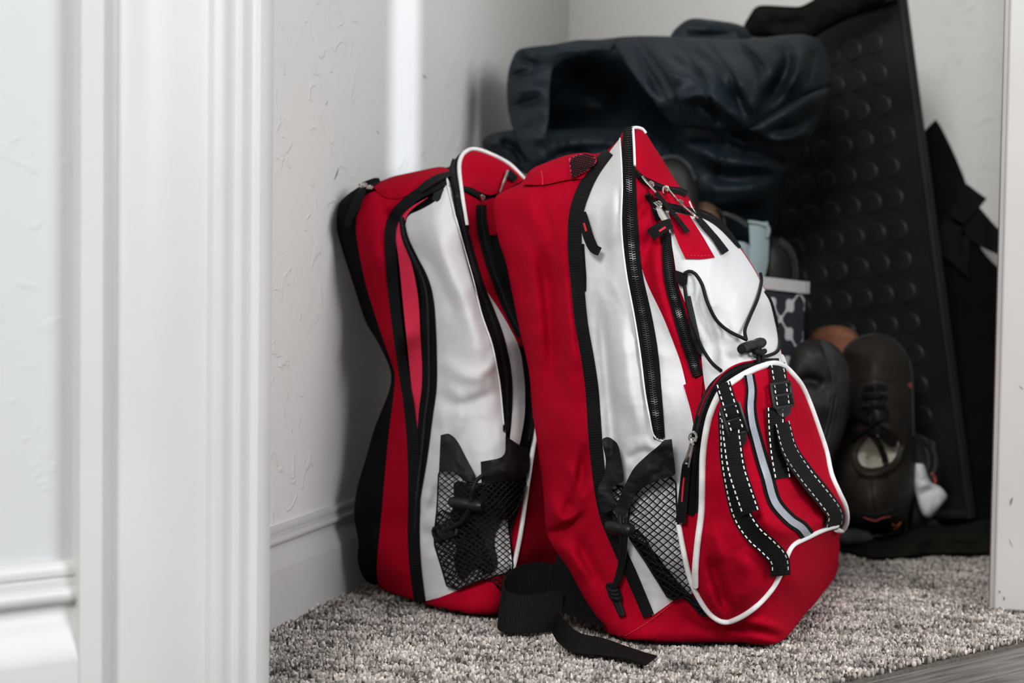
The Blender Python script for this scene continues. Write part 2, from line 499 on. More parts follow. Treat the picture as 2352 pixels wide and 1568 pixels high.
def ribbon(name, pts, width, form, material, parent=None, off=0.002, thick=0.0016, lift=None, across=4, crown=0.0, step=8, label=None, follow=True, soup=None, min_z=MIN_Z):
    """a strap or tape sewn along a curve on a form; lift raises it from the cloth (per point, in metres)"""
    P = curve([p[:2] for p in pts], step)
    N = px_frame(P)
    n = len(P)
    w = np.interp(np.linspace(0, 1, n), np.linspace(0, 1, len(np.atleast_1d(width))), np.atleast_1d(width)) if np.ndim(width) else np.full(n, width)
    lf = np.zeros(n) if lift is None else np.interp(np.linspace(0, 1, n), np.linspace(0, 1, len(lift)), lift)
    rows_f, rows_b, uvs = [], [], []
    L = np.r_[0, np.cumsum(np.linalg.norm(np.diff(P, axis=0), axis=1))] / 2500
    zc = form(P)
    for k in range(across + 1):
        a = k / across - 0.5
        Q = P + N * (a * w)[:, None]
        z = (form(Q) if follow else zc) - off - lf - crown * (1 - 4 * a * a)
        rows_f.append(unp(Q, z)); rows_b.append(unp(Q, z + thick)); uvs.append(np.stack([L, a * w / 2500], 1))
    V_ = np.vstack(rows_f + rows_b); U = np.vstack(uvs + uvs)
    V_[:, 2] = np.maximum(V_[:, 2], min_z)
    m = (across + 1) * n
    fs = []
    for k in range(across):
        for i in range(n - 1):
            a, b, c, d = k * n + i, k * n + i + 1, (k + 1) * n + i + 1, (k + 1) * n + i
            fs.append((a, b, c, d)); fs.append((d + m, c + m, b + m, a + m))
    for i in range(n - 1):
        fs.append((i + 1, i, i + m, i + 1 + m))
        e = across * n; fs.append((e + i, e + i + 1, e + i + 1 + m, e + i + m))
    for k in range(across):
        fs.append((k * n, (k + 1) * n, (k + 1) * n + m, k * n + m))
        e = n - 1; fs.append(((k + 1) * n + e, k * n + e, k * n + e + m, (k + 1) * n + e + m))
    if soup is not None:
        soup.add(V_, fs, U); return None
    return make(name, V_, fs, material, parent, U, True, 'angle', label)

def on(form, pts, off=0.0, step=8, lift=None):
    P = curve([p[:2] for p in pts], step)
    l = 0 if lift is None else np.interp(np.linspace(0, 1, len(P)), np.linspace(0, 1, len(lift)), lift)
    W = unp(P, form(P) - off - l)
    return W

def cord(name, pts, r, form, material, parent=None, off=0.002, lift=None, step=8, label=None, sides=8):
    W = on(form, pts, off + r, step, lift); W[:, 2] = np.maximum(W[:, 2], r + .001)
    return tube(name, W, r, material, parent, sides, label=label)

def zipper(pts, form, parent, tape_w, coil_w, off=0.002, pitch=4.6, taper=None, name='zipper'):
    t = ribbon(name, pts, tape_w, form, 'black_tape', parent, off, 0.0014, label='black zipper tape')
    P = curve(pts, 2.0)
    L = np.r_[0, np.cumsum(np.linalg.norm(np.diff(P, axis=0), axis=1))]
    n = int(L[-1] / pitch)
    s = np.linspace(0, L[-1], n)
    Q = np.stack([np.interp(s, L, P[:, 0]), np.interp(s, L, P[:, 1])], 1)
    W = unp(Q, form(Q) - off - 0.0009)
    nrm = surf_normal(form, Q)
    T = np.gradient(W, axis=0); T /= np.linalg.norm(T, axis=1)[:, None]
    A = np.cross(nrm, T); A /= np.linalg.norm(A, axis=1)[:, None]
    sp = Soup(); ppm = 2500.0
    for i in range(n):
        for sg in (-1, 1):
            sh = T[i] * pitch * .25 / ppm * sg
            sp.box(W[i] + sh + A[i] * sg * coil_w * .21 / ppm, A[i] * coil_w * .28 / ppm - T[i] * .12 * pitch / ppm * sg, T[i] * pitch * .20 / ppm, nrm[i] * (.0008 if sg > 0 else .0006))
    sp.build('zipper_teeth', 'black_coil', t, smooth=False, sharp=None, kind='stuff')
    return t

def stitches(pts, form, parent, material='white_thread', off=0.003, lift=None, dash=7, gap=6, w=2.6, name='stitching', soup=None, shift=0.0):
    P = curve([p[:2] for p in pts], 2.0)
    if np.ndim(shift) or shift: P = P + px_frame(P) * shift
    L = np.r_[0, np.cumsum(np.linalg.norm(np.diff(P, axis=0), axis=1))]
    lf = np.zeros(len(P)) if lift is None else np.interp(np.linspace(0, 1, len(P)), np.linspace(0, 1, len(lift)), lift)
    sp = soup or Soup()
    st = np.arange(0, L[-1] - dash, dash + gap)
    if len(st):
        def at_(x): return np.stack([np.interp(x, L, P[:, 0]), np.interp(x, L, P[:, 1])], 1)
        qa, qb, l = at_(st), at_(st + dash), np.interp(st, L, lf)
        A_, B_ = unp(qa, form(qa) - off - l), unp(qb, form(qb) - off - l)
        for a, b in zip(A_, B_):
            t = (b - a) / 2; nn = (CAMP - a); nn /= np.linalg.norm(nn)
            x = np.cross(t, nn); x /= np.linalg.norm(x) + 1e-12
            sp.box((a + b) / 2, t, x * w / 5000, nn * .0004)
    if soup is None: return sp.build(name, material, parent, smooth=False, sharp=None, kind='stuff')

def net(poly, form, parent, off=0.004, ga=15.0, gb=15.0, angle_a=38, angle_b=-38, r=0.00055, bulge=0.0, name='mesh_net', wav=2.0, material='net_thread', rim=True):
    B = outline(poly, 10, 1)
    ctr = B.mean(0); ext = np.linalg.norm(B - ctr, axis=1).max() * 1.05
    sp = Soup()
    for ang, g, sd in ((angle_a, ga, 0), (angle_b, gb, 5)):
        dv = np.array([math.cos(math.radians(ang)), math.sin(math.radians(ang))]); nv = np.array([-dv[1], dv[0]])
        k = -int(ext / g)
        while k * g < ext:
            s = np.arange(-ext, ext, 5.0)
            P = ctr + nv * (k * g) + s[:, None] * dv
            P = P + nv * (wav * 2 * vnoise(P, 40, sd))[:, None]
            ins = inside(P, B)
            i = 0
            while i < len(P):
                if ins[i]:
                    j = i
                    while j + 1 < len(P) and ins[j + 1]: j += 1
                    if j - i >= 2:
                        Q = P[i:j + 1]
                        d = seg_dist(Q, B)
                        wz = 0.00035 * np.sin(s[i:j + 1] * 2 * math.pi / (2 * g) + (0 if sd else math.pi))
                        W = unp(Q, form(Q) - off - bulge * (1 - np.exp(-d / 30)) + wz)
                        W[:, 2] = np.maximum(W[:, 2], .001)
                        sp.tube(W, r, 4)
                    i = j + 1
                else: i += 1
            k += 1
    if rim:
        d = np.zeros(len(B))
        W = unp(B, form(B) - off + .0004); W[:, 2] = np.maximum(W[:, 2], .002)
        sp.tube(W, r * 1.35, 5, closed=True)
    return sp.build(name, material, parent, label='black diamond netting', sharp=None, kind='stuff')
# ================================================================== the room
def boxmesh(name, boxes, material, parent=None, kind=None, label=None):
    s = Soup()
    for c, ax, ay, az in boxes: s.box(c, ax, ay, az)
    return s.build(name, material, parent, smooth=False, kind=kind, label=label, sharp=None)

def wall(name, p, q, h, t, material, z0=-0.02):
    """upright wall whose visible face runs p -> q; its thickness goes to the left of that run"""
    p, q = np.array([*p, 0.]), np.array([*q, 0.])
    d = (q - p); L = np.linalg.norm(d); d /= L
    n = np.array([-d[1], d[0], 0])
    c = (p + q) / 2 + n * t / 2; c[2] = z0 + h / 2
    return boxmesh(name, [(c, d * L / 2, n * t / 2, np.array([0, 0, h / 2]))], material, None, 'structure')

LW_D = np.array([0.278, 0.9606]); LW_N = np.array([0.9606, -0.278])      # left wall run, and its normal into the closet
LW0 = np.array([-0.230, 1.511]) - LW_N * 0.013
def lw(s, off=0.0, z=0.0):
    p = LW0 + LW_D * s + LW_N * off
    return np.array([p[0], p[1], z])
corner = lw(1.19)
wall('wall_left', lw(-0.50)[:2], corner[:2] + LW_D * 0.1, 2.6, 0.09, 'wall_paint')
wall('wall_back', corner[:2], (corner[:2] + LW_N * 1.1), 2.6, 0.09, 'wall_paint')
JAMB = np.array([0.516, 1.655])
rw0 = JAMB + LW_D * 0.06 + LW_N * 0.16
wall('wall_right', rw0 + LW_D * 1.05, rw0, 2.6, 0.09, 'wall_paint')
# casing wall: diagonal, left of the closet opening
NW_D = np.array([0.79, 0.613]); NW_N = np.array([0.613, -0.79])          # run to the right, normal toward the hall
NW0 = unp([(165, 784)], 1.12)[0][:2]
def nw(s, off=0.0, z=0.0):
    p = NW0 + NW_D * s + NW_N * off
    return np.array([p[0], p[1], z])
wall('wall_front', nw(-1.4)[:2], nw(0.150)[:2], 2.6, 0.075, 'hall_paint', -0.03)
# unseen wall added to mask the sun; its narrow opening shapes the light stripe
SX = 2.2
def back_to(p, X):
    t = (X - p[0]) / SUN_DIR[0]
    return np.array(p) + np.array(SUN_DIR) * t
def on_left_wall(px, py):
    d = unp([(px, py)], 1.0)[0] - CAMP
    w0 = lw(0); t = ((w0 - CAMP)[:2] @ LW_N) / (d[:2] @ LW_N)
    return CAMP + d * t
sa, sb = back_to(on_left_wall(866, 200), SX), back_to(on_left_wall(962, 200), SX)
ylo, yhi = min(sa[1], sb[1]), max(sa[1], sb[1])
zlo = back_to(on_left_wall(914, 420), SX)[2]
def slab(y0, y1, z0, z1):
    return (np.array([SX + .04, (y0 + y1) / 2, (z0 + z1) / 2]), np.array([.04, 0, 0]), np.array([0, (y1 - y0) / 2, 0]), np.array([0, 0, (z1 - z0) / 2]))
boxmesh('wall_sun_mask', [slab(-4, ylo, -.03, 3.4), slab(yhi, 2.6, -.03, 3.4), slab(ylo, yhi, -.03, zlo), slab(ylo, yhi, 2.3, 3.4)], 'hall_paint', None, 'structure')
# closet ceiling
c0, c1 = lw(-0.55), lw(1.3)
Pc = [lw(-.1)[:2], lw(1.3)[:2], lw(1.3)[:2] + LW_N * 1.1, lw(.2)[:2] + LW_N * 1.1]
make('ceiling', [(p[0], p[1], 2.42) for p in Pc] + [(p[0], p[1], 2.5) for p in Pc],
     [(0, 1, 2, 3), (7, 6, 5, 4), (0, 4, 5, 1), (1, 5, 6, 2), (2, 6, 7, 3), (3, 7, 4, 0)], 'ceiling_paint', None, smooth=False)['kind'] = 'structure'

def extrude(name, prof, a, b, nrm, material, kind='structure', z0=0.0, parent=None):
    """moulding: profile (out, up) swept from a to b"""
    a, b, nrm = np.asarray(a, float), np.asarray(b, float), np.array([nrm[0], nrm[1], 0.])
    vs, m = [], len(prof)
    for p in (a, b):
        for o_, u in prof: vs.append(p + nrm * o_ + np.array([0, 0, u + z0]))
    fs = [(i, (i + 1) % m, m + (i + 1) % m, m + i) for i in range(m)] + [tuple(range(m))[::-1], tuple(range(m, 2 * m))]
    return make(name, vs, fs, material, parent, None, True, 'angle', None, kind)

def base_profile(H, T):
    k, t = H / 0.092, T / 0.014
    pr = [(0, -.012), (.014, -.012), (.014, .0495), (.0136, .0515), (.0122, .0555), (.0102, .0600), (.0085, .0635), (.0066, .0660), (.0050, .0690), (.0046, .0715), (.0052, .0735),
          (.0080, .0745), (.0092, .0762), (.0094, .0780), (.0086, .0798), (.0070, .0810), (.0068, .0835), (.0052, .0840), (.0050, .0850), (.0062, .0858), (.0064, .0880), (.0054, .0905), (.0038, .0920), (0, .0920)]
    pr = [(a * t, u * (k if u > 0 else 1)) for a, u in pr]
    return pr
bl = extrude('baseboard_left', base_profile(0.092, 0.013), lw(-.3), lw(1.19), LW_N, 'trim_paint')
bb = extrude('baseboard_back', base_profile(0.092, 0.013), corner, corner + np.array([*LW_N, 0]) * 1.05, -LW_D, 'trim_paint')
bf = extrude('baseboard_front', base_profile(0.153, 0.020), nw(-1.3), nw(0.012), NW_N, 'trim_paint', z0=-.018)

# door casing left of the opening: stepped colonial profile (along the wall, out from it)
def along(px):
    d = unp([(px, 784)], 1.0)[0] - CAMP
    t = ((NW0 - CAMP[:2]) @ NW_N) / (d[:2] @ NW_N)
    return float((CAMP[:2] + d[:2] * t - NW0) @ NW_D)
def casing(px_out):
    pr = []
    for px, o_ in px_out:
        # find run position so that the point, standing o_ off the wall, is seen at px
        d = unp([(px, 784)], 1.0)[0] - CAMP
        w = NW0 + NW_N * o_
        t = ((w - CAMP[:2]) @ NW_N) / (d[:2] @ NW_N)
        pr.append((float((CAMP[:2] + d[:2] * t - NW0) @ NW_D), o_))
    return pr
pr = casing([(167, .0), (185, .021), (236, .0255), (250, .0215), (257, .0115), (266, .0115), (300, .0185), (350, .0205), (400, .0195), (455, .0175), (474, .0175), (488, .0215), (505, .0225), (520, .021), (532, .0165),
             (540, .0165), (552, .0195), (562, .0185), (572, .0145), (582, .0145), (594, .0165), (604, .015), (616, .012), (624, .0075)])
e = pr[-1][0]
pr = pr + [(e + .001, -.078), (e - .02, -.078), (pr[0][0], -.001)]
vs = []; mcount = len(pr)
for z in (-.018, 2.12):
    for s_, o_ in pr: vs.append(nw(s_, o_, z))
fs = [((i + 1) % mcount, i, mcount + i, mcount + (i + 1) % mcount) for i in range(mcount)] + [tuple(range(mcount)), tuple(range(mcount, 2 * mcount))[::-1]]
make('trim_1', vs, fs, 'trim_paint', None, None, True, 'angle', 'white stepped door casing left of the closet opening', 'structure')

# jamb right of the opening, with its narrow stop and scuffs
def jp(a, b, z): return np.array([*(JAMB + LW_N * a + LW_D * b), z])
jb = boxmesh('trim_2', [(jp(.17, .035, 1.05), np.array([*LW_N, 0]) * .17, np.array([*LW_D, 0]) * .035, np.array([0, 0, 1.055]))], 'jamb_paint', None, 'structure',
             'scuffed white door jamb at the right edge')
bm = bpy.data.objects['trim_2'].modifiers.new('bevel', 'BEVEL'); bm.width = .0025; bm.segments = 2
boxmesh('stop_bead', [(jp(.0005, .045, 1.05), np.array([*LW_N, 0]) * .0042, np.array([*LW_D, 0]) * .036, np.array([0, 0, 1.055]))], 'jamb_paint', jb)
def on_jamb(px, py):
    d = unp([(px, py)], 1.0)[0] - CAMP
    t = ((JAMB - CAMP[:2]) @ LW_D) / (d[:2] @ LW_D)
    return CAMP + d * t
def scuff(pts, w, locate, nrm, parent, name='scuff_mark', material='scuff_grey'):
    P = np.array([locate(*p) for p in pts]) + np.array([*nrm, 0]) * .0006
    tube(name, P, [w * .35] + [w] * (len(P) - 2) + [w * .35], material, parent, 6, flat=.5)
for pts, w in (([(2326, 1142), (2323, 1150), (2321, 1160)], .0011), ([(2318, 1236), (2323, 1248), (2327, 1258)], .0004), ([(2341, 885), (2346, 890), (2352, 894)], .0005), ([(2306, 1369), (2307, 1374), (2306, 1378)], .0012), ([(2294, 1355), (2297, 1358), (2296, 1362)], .0010)):
    scuff(pts, w, on_jamb, -LW_D, jb)
wl = bpy.data.objects['wall_left']
for pts, w in (([(776, 388), (772, 400), (767, 413)], .0010), ([(970, 172), (974, 176), (979, 180)], .0010), ([(752, 232), (749, 238), (747, 243)], .0003), ([(864, 300), (867, 304), (870, 308)], .0004)):
    scuff(pts, w, on_left_wall, LW_N, wl)

# ------------------------------------------------------------------ floors
TH0, TH1 = on_floor(1836, 1568)[:2], on_floor(2352, 1455.6)[:2]
TD = (TH1 - TH0) / np.linalg.norm(TH1 - TH0); TN = np.array([-TD[1], TD[0]])       # TN points into the closet
a0, a1 = TH0 - TD * 2.0, TH0 + TD * 2.2
Pf = [a0, a1, a1 + TN * 2.4, a0 + TN * 2.4]
make('floor', [(*p, -.0095) for p in Pf] + [(*p, -.03) for p in Pf], [(0, 1, 2, 3), (7, 6, 5, 4), (0, 4, 5, 1), (1, 5, 6, 2), (2, 6, 7, 3), (3, 7, 4, 0)], 'carpet_backing', None, smooth=False, kind='structure')
wf = tag(thing('floor_hall', None, None, (*TH0, -.02)), kind='structure')
pw = 0.16
for i in range(12):
    y0, y1 = -pw * i - .001 - .0012, -pw * (i + 1)
    off = (i * .37) % 1.0
    for j in range(-1, 3):
        x0, x1 = -1.6 + j * 1.2 + off, -1.6 + (j + 1) * 1.2 + off - .002
        vs, uvs = [], []
        for z, ins in ((-.011, .002), (-.013, 0), (-.028, 0)):
            for x, y in ((x0 + ins, y0 - ins), (x1 - ins, y0 - ins), (x1 - ins, y1 + ins), (x0 + ins, y1 + ins)):
                p = TH0 + TD * x + TN * y
                vs.append((p[0], p[1], z)); uvs.append((x + i * 3.3, y + j * 1.7))
        fs = [(0, 3, 2, 1)] + [(k, (k + 1) % 4, 4 + (k + 1) % 4, 4 + k) for k in range(4)] + [(4 + k, 4 + (k + 1) % 4, 8 + (k + 1) % 4, 8 + k) for k in range(4)]
        make('plank', vs, fs, 'grey_oak', wf, uvs, False)

# loop-pile carpet: one tuft after another in wavering rows
rng = np.random.RandomState(3)
rows = []
su, sv = 0.0028, 0.0034
us = np.arange(-.9, 1.1, su); vs_ = np.arange(-.55, 1.25, sv)
U, Vv = np.meshgrid(us, vs_)
U = U + (np.arange(len(vs_)) % 2)[:, None] * su * .5
U = U.ravel() + rng.randn(U.size) * .0009; Vv = Vv.ravel() + rng.randn(U.size) * .0008
Q = np.array(lw(0)[:2]) + U[:, None] * LW_N + Vv[:, None] * LW_D
Q = Q + np.stack([np.sin(Q[:, 1] * 60), np.sin(Q[:, 0] * 50)], 1) * .0012
tn = (Q - TH0) @ TN
keep = (tn > 0.0015) & (((Q - LW0) @ LW_N) > .012) & (((Q - corner[:2]) @ LW_D) < -.012)
pp, zz = proj(np.c_[Q, np.zeros(len(Q))])
keep &= (zz > .5) & (pp[:, 0] > 500) & (pp[:, 0] < 2560) & (pp[:, 1] < 1760) & (pp[:, 1] > 1215)
Q, pp = Q[keep], pp[keep]
n = len(Q)
ph = (1 + 5 ** .5) / 2
ico = np.array([(-1, ph, 0), (1, ph, 0), (-1, -ph, 0), (1, -ph, 0), (0, -1, ph), (0, 1, ph), (0, -1, -ph), (0, 1, -ph), (ph, 0, -1), (ph, 0, 1), (-ph, 0, -1), (-ph, 0, 1)]) / math.sqrt(1 + ph * ph)
icf = np.array([(0, 11, 5), (0, 5, 1), (0, 1, 7), (0, 7, 10), (0, 10, 11), (1, 5, 9), (5, 11, 4), (11, 10, 2), (10, 7, 6), (7, 1, 8), (3, 9, 4), (3, 4, 2), (3, 2, 6), (3, 6, 8), (3, 8, 9), (4, 9, 5), (2, 4, 11), (6, 2, 10), (8, 6, 7), (9, 8, 1)])
sz = np.stack([.0019 * (1 + .35 * rng.randn(n)), .0013 * (1 + .25 * rng.randn(n)), .0030 * (1 + .2 * rng.randn(n))], 1).clip(.0010, .0050)
an = rng.rand(n) * math.pi
cs, sn = np.cos(an), np.sin(an)
L = ico[None] * sz[:, None]
X = L[..., 0] * cs[:, None] - L[..., 1] * sn[:, None]; Y = L[..., 0] * sn[:, None] + L[..., 1] * cs[:, None]
band = vnoise(np.c_[U[keep] * 1000, Vv[keep] * 4000], 40, 2) + .6 * vnoise(np.c_[U[keep] * 1000, Vv[keep] * 1000], 16, 5)
zc = -.0062 + rng.randn(n) * .0008 + .0022 * np.clip(band, -.5, .5)
zc = zc - .0016 * ((vnoise(np.c_[U[keep] * 1000, Vv[keep] * 1500], 5.5, 9) + .35 * band) < -.26)
W = np.stack([X + Q[:, 0, None], Y + Q[:, 1, None], L[..., 2] + zc[:, None]], 2).reshape(-1, 3)
Fc = (icf[None] + (np.arange(n) * 12)[:, None, None]).reshape(-1, 3)
me = bpy.data.meshes.new('carpet_pile')
me.vertices.add(len(W)); me.vertices.foreach_set('co', W.ravel())
me.loops.add(Fc.size); me.loops.foreach_set('vertex_index', Fc.ravel().astype(np.int32))
me.polygons.add(len(Fc)); me.polygons.foreach_set('loop_start', np.arange(0, Fc.size, 3, dtype=np.int32))
me.update(calc_edges=True)
me.polygons.foreach_set('use_smooth', [True] * len(Fc))
tone = np.clip(.50 + .42 * band + .24 * rng.randn(n), 0.0, 1)[:, None]
dark, light = np.array([.05, .042, .036]), np.array([.72, .655, .60])
pit = (vnoise(np.c_[U[keep] * 1000, Vv[keep] * 1500], 5.5, 9) + .35 * band) < -.26
tone[pit] *= .30
colr = dark + (light - dark) * tone ** 1.1
colr = np.c_[colr * (1 + .03 * rng.randn(n, 1)), np.ones(n)].clip(0, 1)
at_ = me.color_attributes.new('yarn', 'FLOAT_COLOR', 'POINT')
at_.data.foreach_set('color', np.repeat(colr, 12, 0).ravel().astype(np.float32))
me.materials.append(MATS['carpet_yarn'])
cp = link(bpy.data.objects.new('carpet_pile', me))
tag(cp, 'grey beige loop pile carpet on the closet floor', 'carpet', kind='stuff')
# ================================================================== shared backpack fittings
def barrel_lock(a, b, r, parent, name='cord_lock'):
    a, b = np.asarray(a, float), np.asarray(b, float)
    t = np.linspace(0, 1, 13)
    rr = r * np.array([.80, .96, 1, 1, 1, 1, .97, .86, .86, .98, 1, .96, .80])
    o = tube(name, a + (b - a) * t[:, None], rr, 'black_plastic', parent, 18)
    d = (b - a) / np.linalg.norm(b - a)
    tube('button', np.array([a - d * .0018, a + d * .001]), r * .62, 'black_plastic', o, 14)
    return o

def slider(P, ang, form, parent, off=0.003, size=1.0, name='zipper_slider'):
    """metal zipper slider body seen from above, at a photo point"""
    w = unp([P], form([P]) - off)[0]
    n = surf_normal(form, [P])[0]
    d = unp([np.array(P) + 10 * np.array([math.cos(ang), math.sin(ang)])], form([P]) - off)[0] - w
    d = d - n * (d @ n); d /= np.linalg.norm(d); x = np.cross(n, d)
    s = Soup(); k = .001 * size
    s.box(w + n * .6 * k, d * 3.6 * k, x * 2.6 * k, n * .8 * k)
    s.box(w + n * 2.0 * k, d * 3.0 * k, x * 1.7 * k, n * .6 * k)
    arch = [w + d * a * k + n * b * k for a, b in ((-2.6, 1.6), (-1.6, 3.4), (0, 4.1), (1.6, 3.4), (2.6, 1.6))]
    s.tube(arch, .8 * k, 6)
    return s.build(name, 'silver_metal', parent, sharp='angle', label='silver metal zipper slider')

def flat_pull(pts, widths, form, parent, off, material, thick=.0016, lift=None, name='zipper_pull', label=None):
    return ribbon(name, pts, widths, form, material, parent, off, thick, lift, 3, .0004, 3, label)

# ================================================================== front backpack
BAG1_HULL = [(1132, 470), (1140, 447), (1172, 431), (1200, 420), (1218, 388), (1262, 370), (1301, 356), (1340, 350), (1368, 354), (1398, 344), (1424, 318), (1430, 302), (1444, 292), (1472, 294),
             (1484, 306), (1520, 365), (1560, 428), (1582, 452), (1600, 486), (1644, 506), (1669, 528), (1700, 566), (1732, 614), (1753, 655), (1770, 690), (1784, 745), (1792, 790), (1800, 838),
             (1826, 858), (1846, 886), (1864, 928), (1886, 985), (1902, 1034), (1912, 1080), (1928, 1128), (1944, 1162), (1950, 1196), (1942, 1222), (1926, 1230), (1929, 1262), (1923, 1321),
             (1900, 1352), (1849, 1416), (1812, 1472, 1), (1798, 1481), (1654, 1480), (1526, 1481), (1441, 1477), (1415, 1467), (1390, 1449), (1355, 1398), (1313, 1328), (1270, 1255), (1254, 1226),
             (1247, 1113), (1232, 1006), (1222, 940), (1216, 852), (1192, 752), (1176, 672), (1163, 603), (1144, 551)]
FD = floor_depth
bag1_ctrl = [(1132, 470, 1.585), (1165, 604, 1.58), (1192, 752, 1.575), (1222, 940, 1.57), (1247, 1113, 1.565), (1258, 1226, 1.555), (1313, 1328, 1.530), (1390, 1449, 1.49),
             (1441, 1477, FD(1441, 1477)), (1526, 1481, FD(1526, 1481)), (1654, 1480, FD(1654, 1480)), (1798, 1481, FD(1798, 1481)), (1849, 1416, FD(1849, 1416) - .006), (1923, 1321, FD(1923, 1321) - .02), (1929, 1240, 1.72),
             (1240, 440, 1.545), (1300, 370, 1.56), (1365, 358, 1.555), (1260, 560, 1.520), (1275, 750, 1.517), (1290, 950, 1.512), (1320, 1150, 1.506), (1390, 1330, 1.494),
             (1340, 460, 1.505), (1322, 560, 1.498), (1336, 740, 1.490), (1362, 920, 1.490), (1385, 1150, 1.488), (1455, 1330, 1.478), (1490, 1410, 1.472),
             (1400, 420, 1.495), (1390, 600, 1.474), (1395, 760, 1.470), (1420, 900, 1.458), (1440, 1100, 1.462), (1500, 1250, 1.452), (1540, 1370, 1.462),
             (1440, 300, 1.520), (1446, 400, 1.480), (1446, 500, 1.462), (1462, 640, 1.450), (1488, 800, 1.444), (1506, 950, 1.440), (1520, 1100, 1.446),
             (1520, 700, 1.448), (1560, 900, 1.440), (1575, 1100, 1.438), (1495, 560, 1.462), (1535, 600, 1.452), (1560, 710, 1.446), (1605, 860, 1.442),
             (1475, 310, 1.530), (1550, 420, 1.545), (1470, 420, 1.492), (1500, 450, 1.494), (1560, 450, 1.515), (1590, 490, 1.530),
             (1560, 560, 1.462), (1600, 600, 1.456), (1640, 560, 1.486), (1690, 570, 1.540), (1620, 720, 1.442), (1690, 700, 1.462), (1740, 650, 1.530), (1660, 800, 1.442), (1730, 780, 1.470), (1785, 760, 1.555), (1760, 700, 1.520),
             (1640, 900, 1.410), (1700, 860, 1.424), (1780, 840, 1.460), (1612, 1100, 1.408), (1604, 1240, 1.412), (1594, 1330, 1.430), (1662, 1425, 1.450),
             (1700, 950, 1.398), (1780, 950, 1.430), (1850, 920, 1.520), (1700, 1080, 1.392), (1790, 1080, 1.420), (1880, 1050, 1.528), (1700, 1200, 1.398), (1790, 1180, 1.402), (1880, 1170, 1.490), (1944, 1190, 1.585),
             (1690, 1330, 1.418), (1770, 1300, 1.415), (1840, 1235, 1.445), (1900, 1215, 1.530), (1760, 1420, 1.447), (1840, 1340, 1.500), (1880, 1290, 1.580), (1580, 1430, 1.462), (1700, 1455, 1.460)]
bag1_folds = [([(1240, 1226), (1290, 1218), (1345, 1180)], -.012, 10), ([(1262, 1244), (1305, 1272), (1360, 1330)], .009, 20), ([(1256, 1130), (1285, 1185), (1335, 1195)], .010, 18), ([(1330, 1230), (1350, 1290), (1390, 1350)], -.007, 14), ([(1300, 1060), (1325, 1110), (1330, 1160)], .007, 14),
              ([(1350, 1020), (1328, 1120), (1290, 1205)], -.010, 13), ([(1190, 520), (1225, 640), (1245, 860)], .008, 22), ([(1240, 560), (1262, 700), (1275, 900)], -.009, 18), ([(1290, 520), (1305, 700), (1318, 900)], .006, 14),
              ([(1200, 440), (1230, 520), (1250, 600)], .004, 20), ([(1270, 820), (1300, 860), (1330, 930)], .0025, 14),
              ([(1380, 700), (1388, 800), (1402, 950), (1412, 1090)], -.010, 13), ([(1425, 720), (1440, 850), (1465, 1000)], .008, 26), ([(1385, 470), (1395, 560), (1380, 640)], -.004, 18),
              ([(1420, 420), (1405, 520), (1395, 580)], .003, 16), ([(1475, 1010), (1510, 1030), (1535, 1010)], .004, 12), ([(1440, 1060), (1470, 1040), (1500, 1042)], -.004, 10),
              ([(1460, 500), (1480, 470), (1500, 440)], -.010, 12), ([(1505, 560), (1510, 640), (1530, 720), (1560, 800)], .004, 14), ([(1498, 520), (1485, 600), (1490, 650)], -.004, 10),
              ([(1640, 700), (1670, 790), (1700, 820)], -.005, 20), ([(1690, 640), (1710, 720), (1700, 790)], .004, 26), ([(1750, 690), (1740, 760), (1755, 820)], -.004, 18), ([(1600, 640), (1618, 720), (1640, 800), (1640, 860)], -.006, 12), ([(1618, 650), (1640, 720), (1655, 780)], .004, 14),
              ([(1628, 1270), (1650, 1340), (1672, 1415)], -.009, 15), ([(1700, 1260), (1720, 1330), (1700, 1400)], .006, 26), ([(1630, 1200), (1650, 1260), (1660, 1300)], .004, 18), ([(1620, 1340), (1650, 1400), (1670, 1412)], .004, 14),
              ([(1740, 1180), (1790, 1215), (1860, 1225)], .005, 22), ([(1810, 1130), (1850, 1175), (1880, 1200)], -.006, 18), ([(1660, 1440), (1740, 1450), (1812, 1470)], -.006, 9), ([(1690, 1425), (1770, 1435), (1815, 1455)], .004, 10),
              ([(1800, 1350), (1840, 1330), (1890, 1290)], .004, 26), ([(1560, 1400), (1600, 1440), (1680, 1462)], -.003, 12), ([(1840, 1000), (1870, 1080), (1910, 1150)], .005, 18), ([(1740, 900), (1760, 980), (1768, 1060)], -.004, 14)]
B1 = Form(bag1_ctrl, BAG1_HULL, edge=.020, edge_px=34, wrinkle=.0040, wscale=58, folds=bag1_folds, seed=1, smooth=1e-4, gain=1.55)
def rumpled(form, amp, scale, seed):
    """the same body with loose gathered cloth standing off it"""
    def f(P):
        P = np.asarray(P, float).reshape(-1, 2)
        q = P + 22 * np.stack([vnoise(P, 60, seed + 1), vnoise(P, 60, seed + 2)], 1)
        return form(P) - amp * (.5 + vnoise(q * np.array([1, .6]), scale, seed)) - .35 * amp * np.abs(vnoise(q, scale * .5, seed + 5))
    return f
B1H = rumpled(B1, .012, 26, 4)
bag1 = thing('backpack', 'red and white backpack in front, red pocket with reflective stripe facing right', 'backpack', on_floor(1600, 1440))

